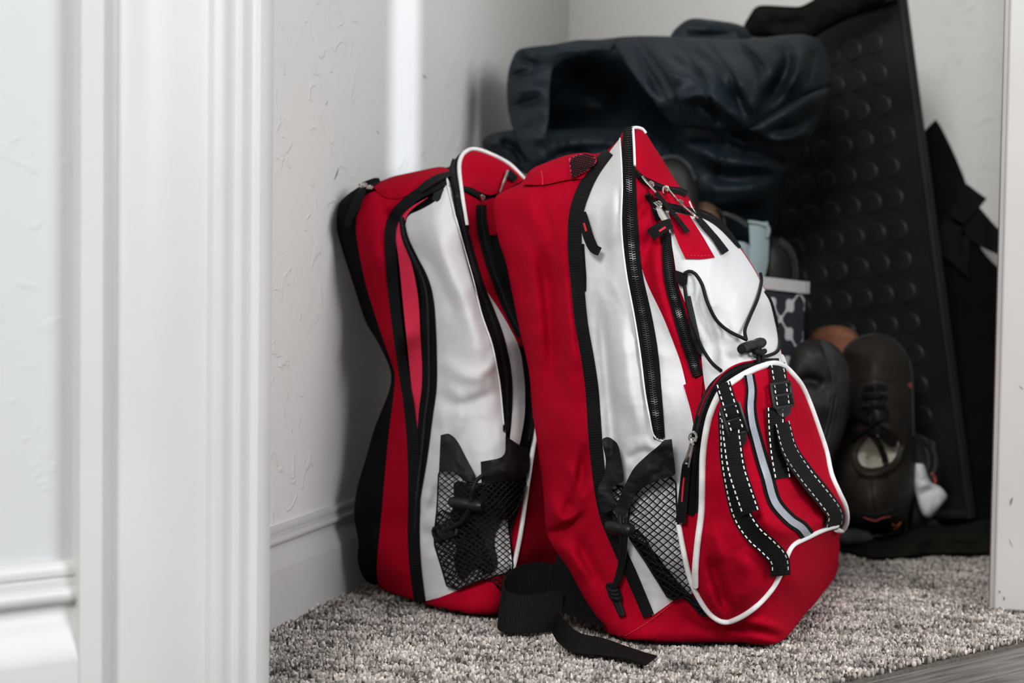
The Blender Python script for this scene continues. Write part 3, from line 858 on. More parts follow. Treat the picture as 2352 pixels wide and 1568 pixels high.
sheet('body', BAG1_HULL, B1, 'red_cloth', bag1, off=-.004, body=lambda P: .05 + .15 * np.clip((P[:, 0] - 1180) / 350, 0, 1), body_px=130, step=13)
sheet('edge_panel', [(1132, 478), (1140, 449), (1172, 433), (1249, 427), (1309, 413), (1345, 405, 1), (1332, 470), (1316, 520), (1318, 600), (1328, 700), (1345, 810), (1358, 930), (1372, 1080), (1394, 1180), (1424, 1262), (1458, 1334), (1497, 1420, 1),
      (1415, 1466, 1), (1390, 1448), (1355, 1397), (1313, 1326), (1272, 1254), (1256, 1226), (1249, 1113), (1234, 1006), (1224, 940), (1218, 852), (1194, 752), (1178, 672), (1165, 603), (1146, 551)], B1, 'red_cloth', bag1, step=6.5, puff=.002)
sheet('handle_roll', [(1199, 424, 1), (1218, 388), (1262, 370), (1301, 356), (1340, 350), (1367, 354), (1380, 372), (1362, 392), (1340, 410, 1), (1300, 413), (1249, 425)], B1, 'red_cloth', bag1, off=.004, puff=.006, step=6)
ribbon('roll_seam', [(1247, 424), (1246, 408), (1243, 392)], 2.5, B1, 'red_thread', bag1, off=.0108, thick=.0008)
mw = [(1306, 364, 1), (1334, 352), (1366, 358), (1372, 372), (1348, 394), (1312, 410, 1)]
sheet('mesh_backing', mw, B1, 'pink_cloth', bag1, off=.0105, thick=.001, step=6)
net(mw, B1, bag1, off=.0125, ga=5, gb=5, angle_a=15, angle_b=-70, r=.0007, wav=.6, name='mesh_window', material='net_thread', rim=False)
sheet('side_panel', [(1422, 320, 1), (1400, 348), (1378, 385), (1357, 419), (1337, 467), (1325, 560), (1335, 680), (1348, 780), (1362, 880), (1372, 1000), (1384, 1110), (1412, 1225), (1450, 1300), (1498, 1414, 1), (1549, 1378, 1),
      (1575, 1330), (1560, 1240), (1535, 1130), (1520, 1010, 1), (1500, 1006), (1486, 940), (1474, 850), (1456, 740), (1440, 640), (1430, 540), (1431, 420)], B1, 'white_cloth', bag1, off=.001, step=6.5, puff=.003, puff_px=20)
sheet('side_panel', [(1466, 590, 1), (1486, 652), (1522, 724), (1546, 784), (1564, 832), (1580, 900), (1592, 972), (1600, 1010), (1588, 1080), (1572, 1180), (1566, 1240), (1580, 1310), (1600, 1370), (1560, 1372, 1), (1535, 1200), (1522, 1080),
      (1524, 1000), (1512, 900), (1498, 800), (1480, 712), (1466, 640)], B1, 'white_cloth', bag1, off=.0012, step=7, puff=.003, puff_px=20)
sheet('gusset', [(1456, 404, 1), (1482, 420), (1506, 440), (1502, 470), (1512, 520), (1524, 580), (1530, 632), (1548, 706), (1572, 780), (1592, 838), (1598, 880), (1584, 905), (1564, 832), (1546, 784), (1522, 724), (1486, 652), (1466, 590), (1462, 540), (1458, 470)],
      B1, 'red_cloth', bag1, off=.0014, step=6, puff=.003, puff_px=14)
sheet('gusset_end', [(1570, 884, 1), (1614, 862, 1), (1612, 905), (1606, 950), (1596, 985), (1586, 940)], B1, 'red_cloth', bag1, off=.003, step=7)
ribbon('edge_binding', [(1398, 348), (1362, 395), (1335, 450), (1322, 500), (1320, 570), (1327, 660), (1335, 740), (1349, 820), (1360, 900), (1370, 1040), (1388, 1170), (1418, 1250), (1450, 1320), (1490, 1414)], [24, 32, 32, 30, 29, 30, 31, 30, 28, 28, 26], B1, 'black_webbing', bag1, off=.0042, crown=.0016, thick=.003, step=6)
# main zipper
Z1 = [(1447, 294), (1443, 318), (1444, 390), (1446, 480), (1451, 570), (1460, 640), (1478, 732), (1491, 820), (1500, 900), (1514, 1006)]
zipper(Z1, B1, bag1, [26, 30, 34, 36, 36, 36, 40, 44, 42, 36, 26], 15, off=.0050, pitch=5.2)
cord('piping', [(1424, 318), (1429, 420), (1427, 520), (1437, 620), (1456, 724), (1470, 812), (1481, 900), (1492, 960), (1502, 1000), (1524, 1013)], .0009, B1, 'white_piping', bag1, off=.0042, step=5)
cord('piping', [(1453, 294), (1463, 293), (1476, 297), (1483, 306)], .0017, B1, 'white_piping', bag1, off=.000, step=4)
cord('piping', [(1454, 296), (1456, 330), (1458, 380)], .0013, B1, 'white_piping', bag1, off=.005, step=5)
sheet('flap', [(1459, 306, 1), (1474, 298), (1486, 312), (1522, 366), (1560, 430, 1), (1530, 427), (1500, 414), (1478, 404), (1459, 384, 1)], B1, 'red_cloth', bag1, off=.0045, puff=.002, step=6)
sheet('neck_panel', [(1457, 400, 1), (1486, 424), (1520, 436), (1556, 440), (1574, 450), (1593, 478, 1), (1560, 474), (1525, 462), (1500, 452)], B1, 'red_cloth', bag1, off=.0020, step=6)
zipper([(1459, 390), (1480, 413), (1506, 426), (1536, 433), (1560, 438), (1577, 446)], B1, bag1, [14, 15, 16, 17, 17, 15], 7, off=.0042, pitch=4)
# pouch
sheet('pouch', [(1526, 478, 1), (1548, 482), (1584, 492), (1609, 496), (1644, 510), (1669, 534), (1700, 570), (1732, 618), (1753, 658), (1770, 694), (1784, 747), (1790, 790), (1800, 838, 1), (1770, 834), (1730, 840), (1690, 852), (1655, 876), (1622, 905, 1),
      (1615, 862), (1610, 806), (1594, 752), (1574, 695), (1556, 650), (1548, 590), (1538, 535)], B1, 'white_cloth', bag1, off=.0016, step=6, puff=.004, puff_px=24)
zipper([(1488, 446), (1496, 462), (1515, 468), (1545, 476), (1584, 485), (1612, 490), (1640, 504), (1668, 529), (1700, 568)], B1, bag1, [12, 16, 16, 17, 17, 17, 15, 12, 7], 7, off=.0060, pitch=4)
cord('piping', [(1583, 462), (1590, 478), (1598, 490)], .0008, B1, 'white_piping', bag1, off=.004, step=4)
sheet('tab', [(1536, 486, 1), (1584, 495, 1), (1600, 520), (1620, 552), (1642, 591, 1), (1612, 595), (1574, 593, 1), (1558, 560), (1545, 526)], B1, 'red_cloth', bag1, off=.0075, thick=.0025, step=6)
stitches([(1577, 586), (1610, 588), (1634, 585)], B1, bag1, 'red_thread', off=.0082, dash=5, gap=3, w=2)
Z2 = [(1531, 535), (1534, 600), (1540, 650), (1556, 708), (1574, 770), (1590, 822), (1602, 862)]
zipper(Z2, B1, bag1, [20, 24, 26, 28, 30, 28, 24], 13, off=.0045, pitch=4.6)
zipper([(1493, 448), (1499, 465), (1505, 485), (1512, 505)], B1, bag1, 13, 9, off=.0066, pitch=4.4)
ribbon('cord_sleeve', [(1580, 680), (1590, 735), (1602, 790), (1611, 812)], [12, 16, 17, 14], B1, 'black_nylon', bag1, off=.0056, thick=.002, crown=.001)
# bungee
sheet('cord_loop', [(1551, 620, 1), (1580, 630, 1), (1578, 654), (1570, 661), (1553, 646, 1)], B1, 'black_webbing', bag1, off=.0078, thick=.003, step=6)
bc = tuple
for k, (pts, lf) in enumerate(((((1572, 628), (1582, 623), (1596, 628), (1612, 652), (1624, 692), (1645, 734), (1674, 760), (1715, 780)), (.001, .004, .005, .003, .003, .004, .006, .014)),
             (((1747, 628), (1749, 648), (1740, 686), (1722, 728), (1711, 758), (1714, 780)), (.001, .004, .006, .006, .008, .014)),
             (((1572, 655), (1577, 690), (1588, 735), (1606, 785), (1622, 815), (1638, 836), (1656, 851)), (.002, .003, .003, .003, .003, .002, .001)),
             (((1757, 668), (1772, 696), (1784, 742), (1791, 782), (1786, 806), (1762, 817), (1748, 818)), (.001, .001, .001, .002, .004, .010, .012)))):
    cord('bungee_cord', pts, .00165, B1, 'black_cord', bag1, off=.0052, lift=lf, step=5, sides=10)
lk = unp([(1703, 802), (1751, 786)], [B1([(1703, 802)])[0] - .020, B1([(1751, 786)])[0] - .022])
barrel_lock(lk[0], lk[1], .0054, bag1)
for x in (-5, 5):
    cord('lock_cord', [(1742 + x * .4, 798), (1745 + x * .8, 815), (1748 + x, 838)], .0020, B1, 'black_cord', bag1, off=.004, lift=(.016, .012, .004), step=4)
cord('lock_cord', [(1732, 806), (1745, 812), (1756, 806)], .0026, B1, 'black_cord', bag1, off=.005, lift=(.016, .018, .016), step=4)

# lower front pocket
PIPE = [(1597, 1346), (1597, 1305), (1603, 1241), (1611, 1177), (1613, 1113), (1615, 1040), (1627, 966), (1645, 918), (1664, 890), (1703, 863), (1742, 844), (1776, 835), (1801, 842), (1824, 864), (1843, 890), (1861, 931), (1881, 987), (1897, 1036), (1909, 1090), (1926, 1130), (1941, 1164), (1944, 1196), (1934, 1217), (1921, 1215)]
PIPE2 = [(1559, 1206), (1570, 1265), (1584, 1325), (1602, 1368), (1630, 1409), (1662, 1428), (1697, 1419), (1739, 1390), (1776, 1348), (1797, 1306), (1809, 1272), (1823, 1250), (1858, 1232), (1892, 1216), (1922, 1207)]
sheet('pocket_panel', [(1600, 1346), (1606, 1241), (1614, 1150), (1616, 1050), (1628, 966), (1646, 918), (1664, 892), (1703, 865), (1742, 846), (1776, 838), (1800, 845), (1822, 866), (1841, 890), (1859, 931), (1879, 987), (1895, 1036), (1907, 1090), (1924, 1130), (1940, 1164), (1943, 1196), (1932, 1215), (1892, 1214), (1858, 1230),
      (1823, 1248), (1809, 1270), (1797, 1304), (1776, 1346), (1739, 1388), (1697, 1417), (1662, 1426), (1632, 1408), (1606, 1368)], B1, 'red_cloth', bag1, off=.006, thick=.006, puff=.005, puff_px=24, step=6)
cord('pocket_piping', PIPE, .0031, B1, 'white_piping', bag1, off=.0058, step=5, sides=10)
cord('pocket_piping', PIPE2, .0026, B1, 'white_piping', bag1, off=.0052, step=5, sides=10)
ribbon('pocket_gusset', [(1590, 1200), (1593, 1110), (1599, 1045), (1611, 972), (1631, 915), (1655, 880), (1700, 852), (1745, 836), (1790, 830)], [34, 34, 34, 34, 36, 36, 32, 26, 16], B1, 'black_nylon', bag1, off=.0036, thick=.003, step=6)
zipper([(1588, 1182), (1589, 1113), (1596, 1040), (1603, 985), (1614, 945), (1634, 900), (1662, 868), (1695, 848), (1728, 838), (1756, 834)], B1, bag1, [15, 16, 17, 18, 18, 16, 13], 9, off=.0062, pitch=4.2)
cord('piping', [(1604, 955), (1620, 915), (1645, 875), (1672, 849), (1700, 835), (1730, 829)], .0009, B1, 'red_cloth', bag1, off=.005, step=5)
sheet('pocket_side', [(1578, 1180, 1), (1607, 1178, 1), (1602, 1250), (1594, 1335), (1582, 1305), (1568, 1240), (1562, 1212)], B1, 'red_cloth', bag1, off=.0042, step=6)
sheet('side_tag', [(1790, 815, 1), (1800, 838, 1), (1812, 848), (1800, 812)], B1, 'white_cloth', bag1, off=.003, step=4)
sheet('base_panel', [(1416, 1466, 1), (1480, 1428), (1548, 1378, 1), (1580, 1345), (1600, 1372), (1630, 1412), (1662, 1431), (1697, 1422), (1740, 1392), (1778, 1350), (1799, 1307), (1812, 1273), (1826, 1252), (1860, 1235), (1893, 1218), (1924, 1226), (1928, 1262), (1922, 1321), (1899, 1351), (1849, 1415), (1812, 1471, 1), (1797, 1480),
      (1654, 1479), (1526, 1480), (1441, 1476)], B1, 'red_cloth', bag1, off=.0016, step=7, puff=.001)
stitches([(1436, 1460), (1490, 1427), (1545, 1386)], B1, bag1, 'red_thread', off=.0036, dash=6, gap=2, w=2)

# reflective stripe and webbing on the pocket
RS = [(1721, 860), (1726, 895), (1724, 933), (1728, 971), (1738, 1010), (1751, 1057), (1763, 1095), (1780, 1152), (1814, 1192), (1841, 1211), (1857, 1231)]
st = ribbon('stripe_backing', RS, [24, 26, 28, 30, 32, 32, 32, 31, 32], B1, 'black_tape', bag1, off=.0122, thick=.0015, step=6)
ribbon('reflective_stripe', RS, [13, 14, 14, 15, 16, 16, 16, 16, 16], B1, 'reflective_grey', st, off=.0134, thick=.001, step=6, label='silver grey reflective stripe')
def strap(pts, w, off, lift=None, inset=5, name='webbing_strap', dash=8, gap=6):
    o = ribbon(name, pts, w, B1, 'black_webbing', bag1, off=off, thick=.0022, lift=lift, step=5, follow=True)
    sp = Soup(); w0 = float(np.mean(w))
    for sg in (-1, 1): stitches(pts, B1, None, off=off + .0006, lift=lift, soup=sp, shift=sg * (w0 / 2 - inset), dash=dash, gap=gap)
    sp.build('stitching', 'white_thread', o, smooth=False, sharp=None, label='white dashed stitching', kind='stuff')
    return o
strap([(1672, 945), (1674, 1000), (1676, 1050), (1685, 1110), (1702, 1178), (1730, 1224), (1765, 1257), (1789, 1285), (1793, 1322)], 46, .0125, (.001, .004, .006, .008, .009, .010, .009, .008, .002))
strap([(1676, 960), (1681, 1010), (1690, 1072), (1705, 1122), (1724, 1177)], 46, .0160, (.004, .008, .012, .013, .012))
strap([(1781, 935), (1783, 985), (1788, 1040), (1798, 1098)], 42, .0125, (.004, .004, .002, .001))
strap([(1797, 970), (1814, 1033), (1850, 1089), (1894, 1144), (1919, 1182), (1914, 1214)], [34, 38, 42, 44, 42, 40], .0150, (.005, .012, .018, .020, .014, .004))
def ladder_lock(top, tail, w, name='ladder_buckle'):
    """strap running through a four-bar ladder lock whose lip hangs below"""
    top, tail = np.array(top, float), np.array(tail, float)
    d = tail - top; L = np.linalg.norm(d); d /= L; x = np.array([-d[1], d[0]])
    def at(u, v, lift): q = top + d * u * L + x * v * w; return unp([q], B1([q]) - lift)[0]
    strap([top - d * 14, top + d * .18 * L, top + d * .32 * L], w * .86, .0128, (.001, .004, .008), inset=5)
    s = Soup(); n = (CAMP - at(.5, 0, 0)); n /= np.linalg.norm(n)
    for v in (-.52, .52):
        pts = [at(u, v, .020 + .004 * math.sin(math.pi * u)) for u in np.linspace(.28, .80, 7)]
        s.tube(pts, .0016, 6)
    for u in (.30, .55, .80):
        s.tube([at(u, v, .021) for v in np.linspace(-.52, .52, 5)], .0015, 6)
    lip = [at(.80, -.48, .021), at(.80, .48, .021), at(.95, .34, .019), at(1.02, .10, .017), at(1.02, -.10, .017), at(.95, -.34, .019)]
    m = len(lip); s.add([p for p in lip] + [p - n * .0022 for p in lip], [tuple(range(m)), tuple(range(m, 2 * m))[::-1]] + [(i, (i + 1) % m, m + (i + 1) % m, m + i) for i in range(m)])
    o = s.build(name, 'black_plastic', bag1, label='black plastic ladder lock buckle')
    for u0, u1 in ((.30, .55), (.55, .80)):
        strap([top + d * L * (u0 + .02), top + d * L * ((u0 + u1) / 2), top + d * L * (u1 - .02)], w * .88, .0205, (.001, .0045, .001), inset=5, dash=7, gap=5)
    return o
ladder_lock((1664, 893), (1704, 1022), 42)
ladder_lock((1787, 848), (1803, 955), 42)

# side mesh pocket of the front backpack
P1 = [(1448, 1150), (1484, 1108), (1551, 1088), (1555, 1193), (1573, 1290), (1594, 1343), (1632, 1413), (1610, 1414), (1579, 1367), (1539, 1379), (1511, 1333), (1478, 1281), (1453, 1245), (1440, 1222)]
sheet('pocket_dark_sheet', [(1452, 1238), (1486, 1244), (1520, 1290), (1556, 1335), (1600, 1378), (1626, 1410), (1606, 1410), (1572, 1372), (1534, 1372), (1500, 1322), (1470, 1272)], B1, 'black_nylon', bag1, off=.0062, thick=.001, step=8)  # dark sheet laid behind the net along the pocket's lower fold
mp1 = net(P1, B1, bag1, off=.006, ga=13, gb=13, angle_a=38, angle_b=-42, r=.00062, bulge=.010, wav=2.2, name='mesh_pocket')
net([(1440, 1222), (1470, 1215), (1520, 1310), (1560, 1340), (1600, 1385), (1632, 1413), (1610, 1414), (1579, 1367), (1539, 1379), (1511, 1333), (1478, 1281), (1453, 1245)], B1, bag1, off=.010, ga=12, gb=12, angle_a=30, angle_b=-55, r=.0008, bulge=.006, name='mesh_fold')
net([(1400, 1110), (1436, 1120), (1430, 1190), (1412, 1195), (1396, 1150)], B1, bag1, off=.007, ga=12, gb=12, angle_a=48, angle_b=-30, r=.0008, bulge=.002, name='mesh_fold')
sheet('pocket_hem', [(1526, 1010, 1), (1543, 1008, 1), (1550, 1070), (1552, 1092), (1511, 1102), (1484, 1115), (1462, 1130), (1446, 1168), (1432, 1190), (1408, 1178), (1420, 1150), (1438, 1107), (1456, 1073), (1487, 1044), (1511, 1025)], B1H, 'black_nylon', bag1, off=.0135, thick=.0025, puff=.003, step=5)
sheet('pocket_hem', [(1382, 1007), (1398, 1002), (1420, 1018), (1428, 1060), (1434, 1106), (1418, 1112), (1404, 1120), (1416, 1160), (1410, 1168), (1386, 1181), (1374, 1156), (1372, 1122), (1389, 1089), (1392, 1055), (1386, 1030)], B1H, 'black_nylon', bag1, off=.012, thick=.0025, puff=.003, step=5)
la = unp([(1397, 1207), (1452, 1218)], [B1([(1397, 1207)])[0] - .026, B1([(1452, 1218)])[0] - .022])
barrel_lock(la[0], la[1], .0066, bag1)
cord('drawcord', [(1424, 1185), (1426, 1215), (1429, 1260), (1424, 1300), (1414, 1338), (1406, 1352)], .0026, B1, 'black_cord', bag1, off=.006, lift=(.014, .018, .012, .006, .003, .002), step=5)
cord('drawcord', [(1438, 1188), (1437, 1220), (1434, 1270), (1426, 1320), (1412, 1350)], .0022, B1, 'black_cord', bag1, off=.006, lift=(.014, .016, .010, .004, .003), step=5)
kn = Soup()
for k in range(3):
    c = np.array((1407 + k * 3, 1350 + k * 9)); a = np.linspace(0, 2 * math.pi, 13)
    q = c + np.stack([np.cos(a) * 12, np.sin(a) * 7 + np.cos(a) * 4], 1)
    kn.tube(unp(q, B1(q) - .009 - .003 * np.sin(a)), .0022, 6)
kn.build('cord_knot', 'black_cord', bag1)
for dx in (0, 8): cord('cord_tail', [(1408 + dx, 1368), (1418 + dx * .8, 1392), (1428 + dx * .5, 1414)], .0026, B1, 'black_cord', bag1, off=.005, step=4)

# zipper pulls
slider((1494, 424), .9, B1, bag1, .008, .9)
flat_pull([(1475, 404), (1484, 416), (1502, 436), (1511, 448)], [5, 5, 4, 4], B1, bag1, .014, 'silver_metal', .0018, label='silver zipper pull')
flat_pull([(1506, 442), (1530, 470), (1555, 500), (1580, 533)], [13, 10, 9, 12], B1, bag1, .018, 'black_webbing', .0026)
slider((1528, 436), .9, B1, bag1, .008, 1.0)
tube('zipper_pull', on(B1, [(1524, 446), (1522, 436), (1530, 430), (1560, 464), (1604, 502)], .014, 4, (.002, .002, .004, .008, .010)), .0011, 'silver_metal', bag1, 8, label='silver zipper pull')
slider((1561, 465), .8, B1, bag1, .018, .8)
flat_pull([(1600, 497), (1620, 520), (1642, 545), (1655, 562), (1667, 580)], [12, 15, 14, 15, 18], B1, bag1, .012, 'black_webbing', .0026)
slider((1511, 474), 1.2, B1, bag1, .010, 1.3)
flat_pull([(1512, 474), (1520, 490), (1530, 506), (1540, 526)], [13, 18, 17, 10], B1, bag1, .016, 'silver_metal', .0016, label='flat silver zipper pull')
tg = flat_pull([(1493, 540), (1508, 530), (1528, 518), (1543, 512)], [27, 28, 27, 22], B1, bag1, .019, 'black_webbing', .0026)
ribbon('red_mark', [(1514, 531), (1529, 521)], 5, B1, 'red_thread', tg, off=.0200, thick=.0006, step=4)
tg = flat_pull([(1338, 487), (1344, 515), (1352, 545), (1364, 570), (1378, 578)], [16, 22, 24, 24, 20], B1, bag1, .011, 'black_webbing', .0026, (.0, .003, .006, .007, .006))
ribbon('red_mark', [(1341, 512), (1347, 532), (1353, 550)], 5, B1, 'red_thread', tg, off=.0165, thick=.0006, step=4)
ribbon('side_zipper', [(1338, 560), (1339, 600), (1342, 640), (1343, 668)], [7, 10, 10, 6], B1, 'black_tape', bag1, off=.0040)
ring = np.linspace(0, 2 * math.pi, 17); q = np.array((1592, 1003)) + np.stack([np.cos(ring) * 8, np.sin(ring) * 11], 1)
tube('zipper_slider', unp(q[:-1], B1(q[:-1]) - .013), .0014, 'silver_metal', bag1, 8, True, label='silver ring of the zipper slider')
slider((1593, 1012), 1.7, B1, bag1, .009, 1.0)
pl = Soup()
for pts in (((1586, 1016), (1580, 1040), (1570, 1066)), ((1592, 1020), (1588, 1044), (1582, 1072)), ((1585, 1018), (1589, 1016), (1594, 1022))):
    pl.tube(on(B1, pts, .016, 4), .0011, 6)
ribbon('x', [(1587, 1022), (1577, 1062)], 9, B1, None, soup=pl, off=.0155, thick=.0008)
pl.build('zipper_pull', 'silver_metal', bag1, label='flat silver zipper pull')
tg = flat_pull([(1577, 1066), (1573, 1100), (1568, 1150), (1563, 1200)], [20, 21, 22, 24], B1, bag1, .015, 'black_webbing', .004)
ribbon('red_mark', [(1571, 1096), (1568, 1125), (1566, 1152)], 4, B1, 'red_thread', tg, off=.0162, thick=.0006, step=4)

# loose lower shoulder-strap webbing and its pad wing
W1 = Form([(1140, 1320, 1.56), (1300, 1320, 1.545), (1380, 1440, 1.50), (1250, 1400, 1.535), (1140, 1440, 1.545), (1500, 1520, FD(1500, 1520)), (1300, 1490, FD(1300, 1490)), (1400, 1500, FD(1400, 1500))])
sheet('strap_wing', [(1281, 1270, 1), (1340, 1350), (1392, 1440, 1), (1366, 1434), (1310, 1412), (1258, 1398, 1), (1266, 1340)], W1, 'black_felt', bag1, off=.006, thick=.006, puff=.002, step=7)
def strap3d(name, pts, w, material, parent, thick=.0022):
    """a free band: points (photo x, photo y, depth, tilt x, tilt y, tilt z) with its width along the tilt"""
    C = curve([(p[0], p[1], p[2] * 1000, *p[3:]) for p in pts], 7)
    W = unp(C[:, :2], C[:, 2] / 1000)
    A = C[:, 3:6]; A /= np.linalg.norm(A, axis=1)[:, None]
    T = np.gradient(W, axis=0); T /= np.linalg.norm(T, axis=1)[:, None]
    Nn = np.cross(T, A); Nn /= np.linalg.norm(Nn, axis=1)[:, None] + 1e-9
    n = len(W); vs, uvs = [], []
    L = np.r_[0, np.cumsum(np.linalg.norm(np.diff(W, axis=0), axis=1))]
    for a, b in ((-.5, 0), (0, .0), (.5, 0), (.5, 1), (0, 1), (-.5, 1)):
        p = W + A * w * a + Nn * thick * b; p[:, 2] = np.maximum(p[:, 2], .0005 + .001 * b)
        vs.append(p); uvs.append(np.stack([L, np.full(n, a * w)], 1))
    V_, U_ = np.vstack(vs), np.vstack(uvs)
    fs = []
    for k in range(6):
        for i in range(n - 1):
            k2 = (k + 1) % 6
            fs.append((k * n + i, k2 * n + i, k2 * n + i + 1, k * n + i + 1))
    fs += [tuple(k * n for k in range(6))[::-1], tuple(k * n + n - 1 for k in range(6))]
    return make(name, V_, fs, material, parent, U_, True, 'angle')
strap3d('strap_loop', [(1292, 1345, 1.562, .05, .1, 1), (1240, 1338, 1.560, .05, .1, 1), (1190, 1346, 1.552, .08, .15, 1), (1156, 1376, 1.530, .1, .2, 1), (1158, 1404, 1.512, .12, .25, 1), (1192, 1414, 1.506, .15, .3, 1), (1240, 1408, 1.510, .15, .25, 1), (1288, 1404, 1.518, .1, .2, 1)], .040, 'black_webbing', bag1)
strap3d('strap_tail', [(1276, 1440, 1.520, .2, .5, 1), (1296, 1468, FD(1296, 1468) - .012, .2, .6, .8), (1330, 1486, FD(1330, 1486) - .012, .2, .9, .5), (1380, 1490, FD(1380, 1490) - .012, .15, 1, .3), (1430, 1500, FD(1430, 1500) - .008, .1, 1, .1), (1470, 1512, FD(1470, 1512) - .004, .3, 1, .0), (1496, 1520, FD(1496, 1520), .4, 1, 0)], .034, 'black_webbing', bag1)

# ================================================================== backpack against the wall
BAG2_HULL = [(778, 466), (800, 445), (832, 424), (858, 420), (875, 416), (901, 405), (954, 394), (1008, 382), (1030, 386), (1040, 372), (1056, 352), (1075, 341), (1100, 341), (1130, 352), (1169, 374), (1208, 410), (1235, 470), (1250, 620), (1262, 800), (1270, 960), (1300, 1100), (1330, 1230), (1320, 1300), (1296, 1336), (1210, 1380), (1140, 1417, 1), (1065, 1415),
             (977, 1398), (893, 1376), (866, 1356), (832, 1326), (820, 1284), (824, 1244), (812, 1186), (817, 1129), (840, 1052), (862, 976), (898, 890), (900, 848), (870, 785), (840, 739), (817, 663), (794, 594), (774, 533), (773, 494)]
bag2_ctrl = [(775, 500, 1.665), (800, 600, 1.675), (845, 740, 1.69), (895, 850, 1.69), (860, 980, 1.69), (815, 1150, 1.66), (825, 1280, 1.672), (866, 1354, FD(866, 1354)), (977, 1392, FD(977, 1392)), (1065, 1414, FD(1065, 1414)), (1140, 1416, FD(1140, 1416)), (1210, 1380, FD(1210, 1380) - .005), (1296, 1336, FD(1296, 1336) - .03), (1330, 1230, 1.73), (1262, 800, 1.74), (1250, 600, 1.74), (1208, 410, 1.74), (1270, 1000, 1.73),
             (850, 480, 1.655), (850, 600, 1.652), (890, 750, 1.652), (925, 900, 1.648), (905, 1050, 1.650), (900, 1200, 1.650), (900, 1320, 1.655), (870, 425, 1.668), (950, 410, 1.665), (1020, 390, 1.675),
             (900, 540, 1.640), (915, 780, 1.635), (945, 1000, 1.632), (950, 1220, 1.630), (965, 1370, 1.632), (935, 600, 1.640), (955, 800, 1.642), (960, 950, 1.636), (920, 490, 1.648),
             (985, 700, 1.625), (975, 560, 1.625), (985, 950, 1.620), (970, 1200, 1.622), (1010, 560, 1.602), (1050, 700, 1.596), (1060, 850, 1.594), (1070, 1000, 1.598), (1020, 1150, 1.606), (1080, 1250, 1.596), (1030, 1340, 1.604),
             (1030, 420, 1.640), (1060, 520, 1.612), (1100, 655, 1.598), (1145, 780, 1.596), (1165, 950, 1.600), (1060, 360, 1.690), (1120, 360, 1.71), (1100, 460, 1.66), (1150, 480, 1.71), (1120, 560, 1.66), (1150, 680, 1.64), (1190, 780, 1.63), (1190, 950, 1.615),
             (1190, 1100, 1.602), (1160, 1250, 1.590), (1185, 1300, 1.585), (1225, 1000, 1.635), (1230, 1200, 1.64), (1115, 1330, 1.585), (1240, 1300, 1.66)]
bag2_folds = [([(1000, 500), (1020, 600), (1075, 720), (1105, 840)], .006, 22), ([(960, 560), (1010, 640), (1050, 740)], -.006, 18), ([(1005, 820), (1060, 860), (1120, 870)], .004, 18), ([(1000, 900), (1060, 930), (1140, 900)], -.005, 16),
              ([(1040, 880), (1060, 950), (1045, 1010)], .004, 16), ([(975, 1180), (1000, 1160), (1015, 1110)], -.006, 16), ([(965, 1230), (990, 1230), (1000, 1280)], -.004, 16), ([(880, 480), (910, 520)], -.006, 16), ([(850, 520), (880, 640), (900, 760)], .004, 18),
              ([(1060, 440), (1040, 470), (1030, 520)], -.004, 14), ([(895, 620), (890, 700), (905, 780)], -.003, 12), ([(1140, 800), (1130, 840), (1100, 860)], .003, 12), ([(1080, 380), (1110, 400), (1150, 420)], -.004, 18)]
B2 = Form(bag2_ctrl, BAG2_HULL, edge=.020, edge_px=34, wrinkle=.0042, wscale=60, folds=bag2_folds, seed=9, smooth=1e-4, gain=1.5)
B2H = rumpled(B2, .012, 28, 14)
bag2 = thing('backpack', 'red and white backpack standing behind, back pressed to the left wall', 'backpack', on_floor(1030, 1385))
sheet('body', BAG2_HULL, B2, 'black_felt', bag2, off=-.004, body=lambda P: .03 + .10 * np.clip((P[:, 0] - 850) / 300, 0, 1), body_px=130, step=13)
sheet('padding', [(778, 466), (800, 446), (835, 424), (848, 470), (826, 520), (836, 620), (860, 720), (895, 815), (912, 862), (905, 940), (893, 1040), (880, 1150), (872, 1250), (868, 1352), (834, 1326), (822, 1284), (826, 1244), (814, 1186), (819, 1129), (842, 1052), (864, 976), (898, 888), (898, 848), (868, 785), (838, 739), (815, 663), (792, 594), (774, 533), (774, 494)], B2, 'black_felt', bag2, off=.001, thick=.004, puff=.003, step=8)
sheet('edge_panel', [(813, 500, 1), (826, 468), (842, 446), (866, 436), (900, 452), (930, 456), (950, 445), (922, 478), (900, 520), (896, 600), (908, 720), (924, 840), (940, 940), (950, 1060), (950, 1180), (950, 1290), (965, 1386, 1), (930, 1382), (893, 1375), (870, 1355), (864, 1301), (874, 1205), (882, 1110), (893, 995), (905, 899), (908, 858), (893, 816), (866, 739), (840, 655), (824, 579)], B2, 'red_cloth', bag2, off=.002, puff=.002, step=6.5)
sheet('handle_roll', [(855, 430), (876, 416), (901, 406), (954, 395), (1008, 383), (1034, 388), (1030, 402), (990, 412), (958, 432), (924, 456), (885, 455)], B2, 'red_cloth', bag2, off=.004, puff=.006, step=6)
ribbon('grab_handle', [(962, 437), (985, 420), (1010, 406), (1035, 398)], [14, 18, 16, 12], B2, 'black_webbing', bag2, off=.011, thick=.003)
ribbon('accent_panel_shadow', [(1000, 462), (1010, 440), (1026, 420)], [16, 26, 20], B2, 'black_nylon', bag2, off=.003)  # black ribbon standing in for the shadow at the accent panel's upper end
bpy.data.objects['accent_panel_shadow'].name = 'panel_shade_strip'
